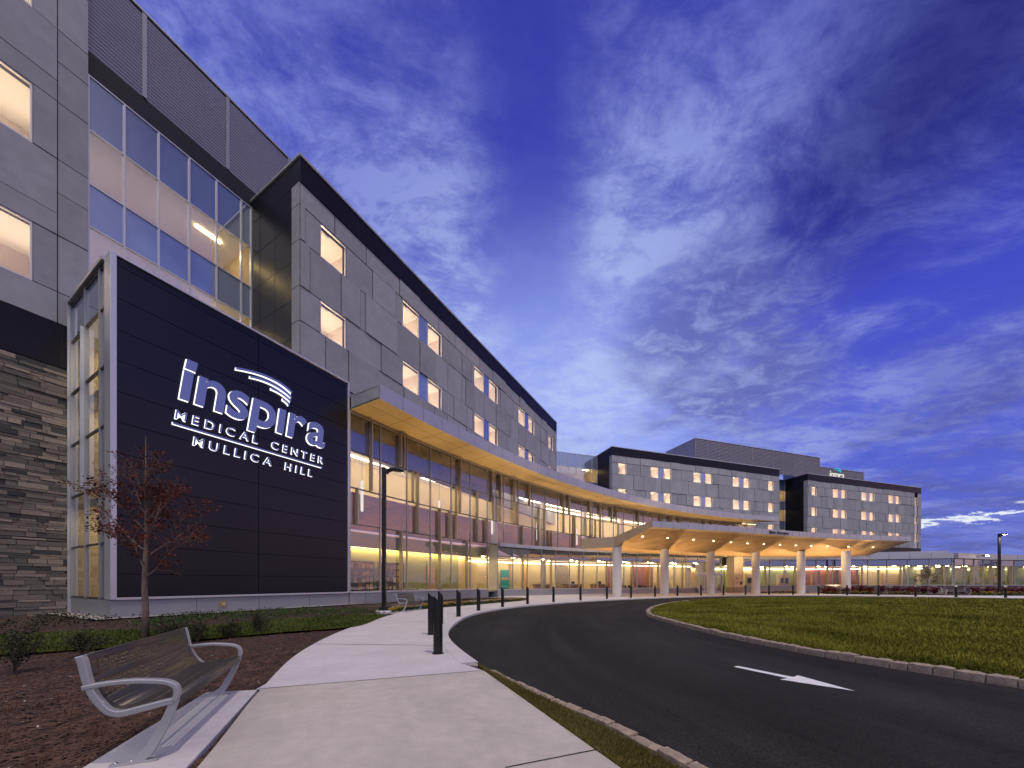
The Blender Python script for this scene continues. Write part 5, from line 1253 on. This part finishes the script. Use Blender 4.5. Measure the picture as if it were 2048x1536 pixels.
for i in range(26):
    rn = random.Random(100+i); x = 38.5+i*1.15; y = 44.3-.05*(x-38)+rn.uniform(-.5, .5) if x < 50 else 43.4-.1*(x-50)+rn.uniform(-.4, .4)
    shrub('burgundy_shrub', 'burgundy leaved shrub in the row before the low stone wall', x, y, 1.3, rn.uniform(.85, 1.1), M['redshrub'], 200+i, 420, 'burgundy shrubs by the low wall', ls=.15)
# low stone wall
lw_ = thing('garden_wall', 'low ledge stone garden wall behind the burgundy shrubs', 'wall', (0, 0, 0)); rn = random.Random(3)
WP = even(spl([(39.6, 46.4), (47, 46.2), (54, 45.2), (62, 45.4), (72, 45.6), (88, 44)], 6), 1.2); St = MB(); Cp = MB(); Bk = MB()
for a, c in zip(WP, WP[1:]):
    tt = (c-a).normalized(); nn = Vector((-tt.y, tt.x)); Bk.prism([tuple(a+nn*.03), tuple(c+nn*.03), tuple(c+nn*.3), tuple(a+nn*.3)], -.1, 1.02, M['stone_g']); Cp.prism([tuple(a-nn*.06), tuple(c-nn*.06), tuple(c+nn*.36), tuple(a+nn*.36)], 1.02, 1.10, M['fascia'])
    for j in range(6):
        for k in range(2):
            pr = rn.uniform(0, .04); p, q = a.lerp(c, k*.5+.01), a.lerp(c, k*.5+.49); St.prism([tuple(p-nn*pr), tuple(q-nn*pr), tuple(q+nn*.04), tuple(p+nn*.04)], .0+j*.17+.008, .17+j*.17-.008, M['stones'], tone=max(0, min(1, rn.gauss(.45, .28))))
St.build('ledge_stone', lw_, tone=True); Bk.build('core', lw_); Cp.build('coping', lw_)
bd = [(27, 43.6), (38, 42.2), (45, 40.2), (52, 39.0), (62, 37.5), (62, 46), (40, 46), (33, 45.6)]
# mulch under the far planting, then flowers
bd2 = [(38.0, 43.4), (41.5, 41.4), (46, 39.7), (54, 37.3), (64, 35), (88, 35), (88, 44.2), (62, 45.3), (54, 45.1), (47, 46.1), (39.6, 46.3)]
sheet('shrub_bed', bd2, .014, M['mulch'])
sheet('flower_bed', [(31, 46.3), (38.8, 45.6), (38.8, 46.9), (36, 48), (31, 47.6)], .014, M['mulch'])

def flower_mesh(m, seed):
    rn = random.Random(seed); b = MB()
    for k in range(46): p = Vector((rn.gauss(0, .09), rn.gauss(0, .09), rn.uniform(.0, .12))); leaf(b, p, .075, M['cover'], rn.random(), rn)
    L_ = b
    f = MB()
    for k in range(9):
        p = Vector((rn.gauss(0, .10), rn.gauss(0, .10), rn.uniform(.10, .19)))
        for j in range(5):
            a = 1.257*j; u = Vector((math.cos(a), math.sin(a), .35)); w = Vector((-math.sin(a), math.cos(a), 0)); f.face([p, p+u*.03+w*.022, p+u*.05, p+u*.03-w*.022], m, rn.random())
    return L_, f
def flower(protos, x, y, k, label, group, sc_=1.):
    key = k
    if key not in protos:
        t = thing('flower_clump', label, 'flower', (x, y, .01), 0, group); l, f = flower_mesh(M['yellow'] if k == 'y' else M['whitef'], 3); l.build('leaves', t, tone=True); f.build('petals', t, tone=True); protos[key] = t
    else: t = copy_tree(protos[key]); t.location = (x, y, .01); t['label'] = label; t['group'] = group
    t.rotation_euler = (0, 0, random.uniform(0, 6.28)); s_ = sc_*random.uniform(.8, 1.25); t.scale = (s_, s_, s_)
PR = {}
FB = offset(along(spl([tuple(p) for p in SB], 1), 17.6, 31.5), .55)
for p in resample(FB, .42):
    for q in range(3):
        tt = random.uniform(-.5, .55); k = 'y' if random.random() < .68 else 'w'
        flower(PR, p.x+random.uniform(-.25, .25)-.4*tt, p.y+tt*.45+random.uniform(-.2, .2), k, ('yellow' if k == 'y' else 'white')+' pansy clump in the strip below the atrium glass', ('yellow' if k == 'y' else 'white')+' pansies below the atrium')
for i in range(40):
    f_ = i/39; x = 31.2+f_*15.0+random.uniform(-.2, .2); y = (46.4 if x < 38 else 43.6-.62*(x-38.5)*.62)+random.uniform(-.25, .25)
    flower(PR, x, y, 'y', 'yellow flower clump in the bed beyond the white columns', 'yellow flowers beyond the columns', 1.9)
for i in range(26):
    flower(PR, 50.5+i*.42, 38.4-.3*i*.42*.6+random.uniform(-.3, .3)+1.0, 'y', 'yellow flower clump near the far lamp post foot', 'yellow flowers by the far lamp post', 1.9)

# ground cover between lawn and tower, dry tufts, chips
rn = random.Random(77); b = MB(); cp = [w1(1.0, .8), w1(10.5, .8), w1(13, 1.1), (-6.2, 17.6), (-5.6, 16.0), (-7.2, 16.0), (-9.9, 13.9), (-11.2, 11.6), (-12.5, 11.6)]
c = 0
while c < 9000:
    x, y = rn.uniform(-14, -4), rn.uniform(10, 19)
    if not inside((x, y), cp): continue
    if noise.noise((x*1.6, y*1.6, 2)) < -.12: c += 1; continue
    c += 1; leaf(b, (x, y, rn.uniform(.0, .11)*(1+noise.noise((x*2, y*2, 0)))), .07*rn.uniform(.6, 1.2), M['cover'], max(0, min(1, rn.gauss(.5, .25))), rn)
tag(b.build('ground_cover', tone=True), kind='stuff')
b = MB(); c = 0
while c < 2600:      # dead perennials by the stone wall
    x, y = rn.uniform(-19, -9.5), rn.uniform(8.5, 15.5)
    p = Vector((x, y))-O1; s_ = p.dot(E1); d__ = p.dot(N1)
    if d__ > 3.2 or inside((x, y), lawnp) or (s_ > -.6 and d__ < .7) or d__ < -4.8: continue
    if noise.noise((x*.9, y*.9, 5)) < .0: c += .3; continue
    c += 1; leaf(b, (x, y, rn.uniform(0, .22)), .075, M['shrub'], max(0, min(1, rn.gauss(.35, .2))), rn)
tag(b.build('dead_perennials', tone=True), kind='stuff')
TP = [(35, 1375), (133, 1430), (191, 1467), (10, 1480), (482, 1289), (533, 1286), (566, 1276), (607, 1279), (560, 1313), (533, 1327), (448, 1317), (60, 1530), (20, 1420), (120, 1395)]
tuf = None
for i, (u, v) in enumerate(TP):
    D = 1008/(v-1165); x, y = (u-1024)/720*D, D
    lb = 'wispy orange dry grass tuft on the mulch'
    rn = random.Random(i); b = MB()
    for k in range(34):
        a = rn.uniform(0, 6.28); l = rn.uniform(.06, .22)*(1 if k > 3 else 1.6); o_ = rn.uniform(.02, .5)*l; p = Vector((rn.gauss(0, .035), rn.gauss(0, .035), 0)); d = Vector((math.cos(a), math.sin(a), 0)); w = Vector((-d.y, d.x, 0))*.0015
        m_ = p+d*o_*.3+Vector((0, 0, l*.6)); e = p+d*o_+Vector((0, 0, l*rn.uniform(.6, 1)))
        b.face([p-w, p+w, m_+w*.7, m_-w*.7], M['tuft'], rn.random()); b.face([m_-w*.7, m_+w*.7, e], M['tuft'], rn.random())
    o = b.build('grass_tuft', tone=True); o.location = (x, y, -.035); tag(o, lb, 'grass tuft', 'dry grass tufts on the mulch')
rn = random.Random(41); b = MB(); c = 0; walkp = [tuple(p) for p in SB]+[(3, 34), (3, 0)]
while c < 34000:
    d = 1.6*(14/1.6)**rn.random(); a = rn.uniform(R(-56), R(-15)); x, y = d*math.tan(a), d
    if inside((x, y), walkp) or inside((x, y), pad) or inside((x, y), lawnp): continue
    c += 1; l, w = rn.uniform(.008, .036), rn.uniform(.003, .009); yaw = rn.uniform(0, 3.14); z = -.045+.03*fbm(x, y, 1.3)+.012*fbm(x, y, 5)+rn.uniform(.002, .016); dx, dy = math.cos(yaw), math.sin(yaw); tz = rn.uniform(-.3, .3)*l
    q = [(x-dx*l+dy*w, y-dy*l-dx*w, z-tz), (x+dx*l+dy*w, y+dy*l-dx*w, z+tz), (x+dx*l-dy*w, y+dy*l+dx*w, z+tz+.004), (x-dx*l-dy*w, y-dy*l+dx*w, z-tz+.004)]
    b.face(q, M['chip'] if rn.random() < .9975 else M['pebble'])
tag(b.build('mulch_chips'), kind='stuff')
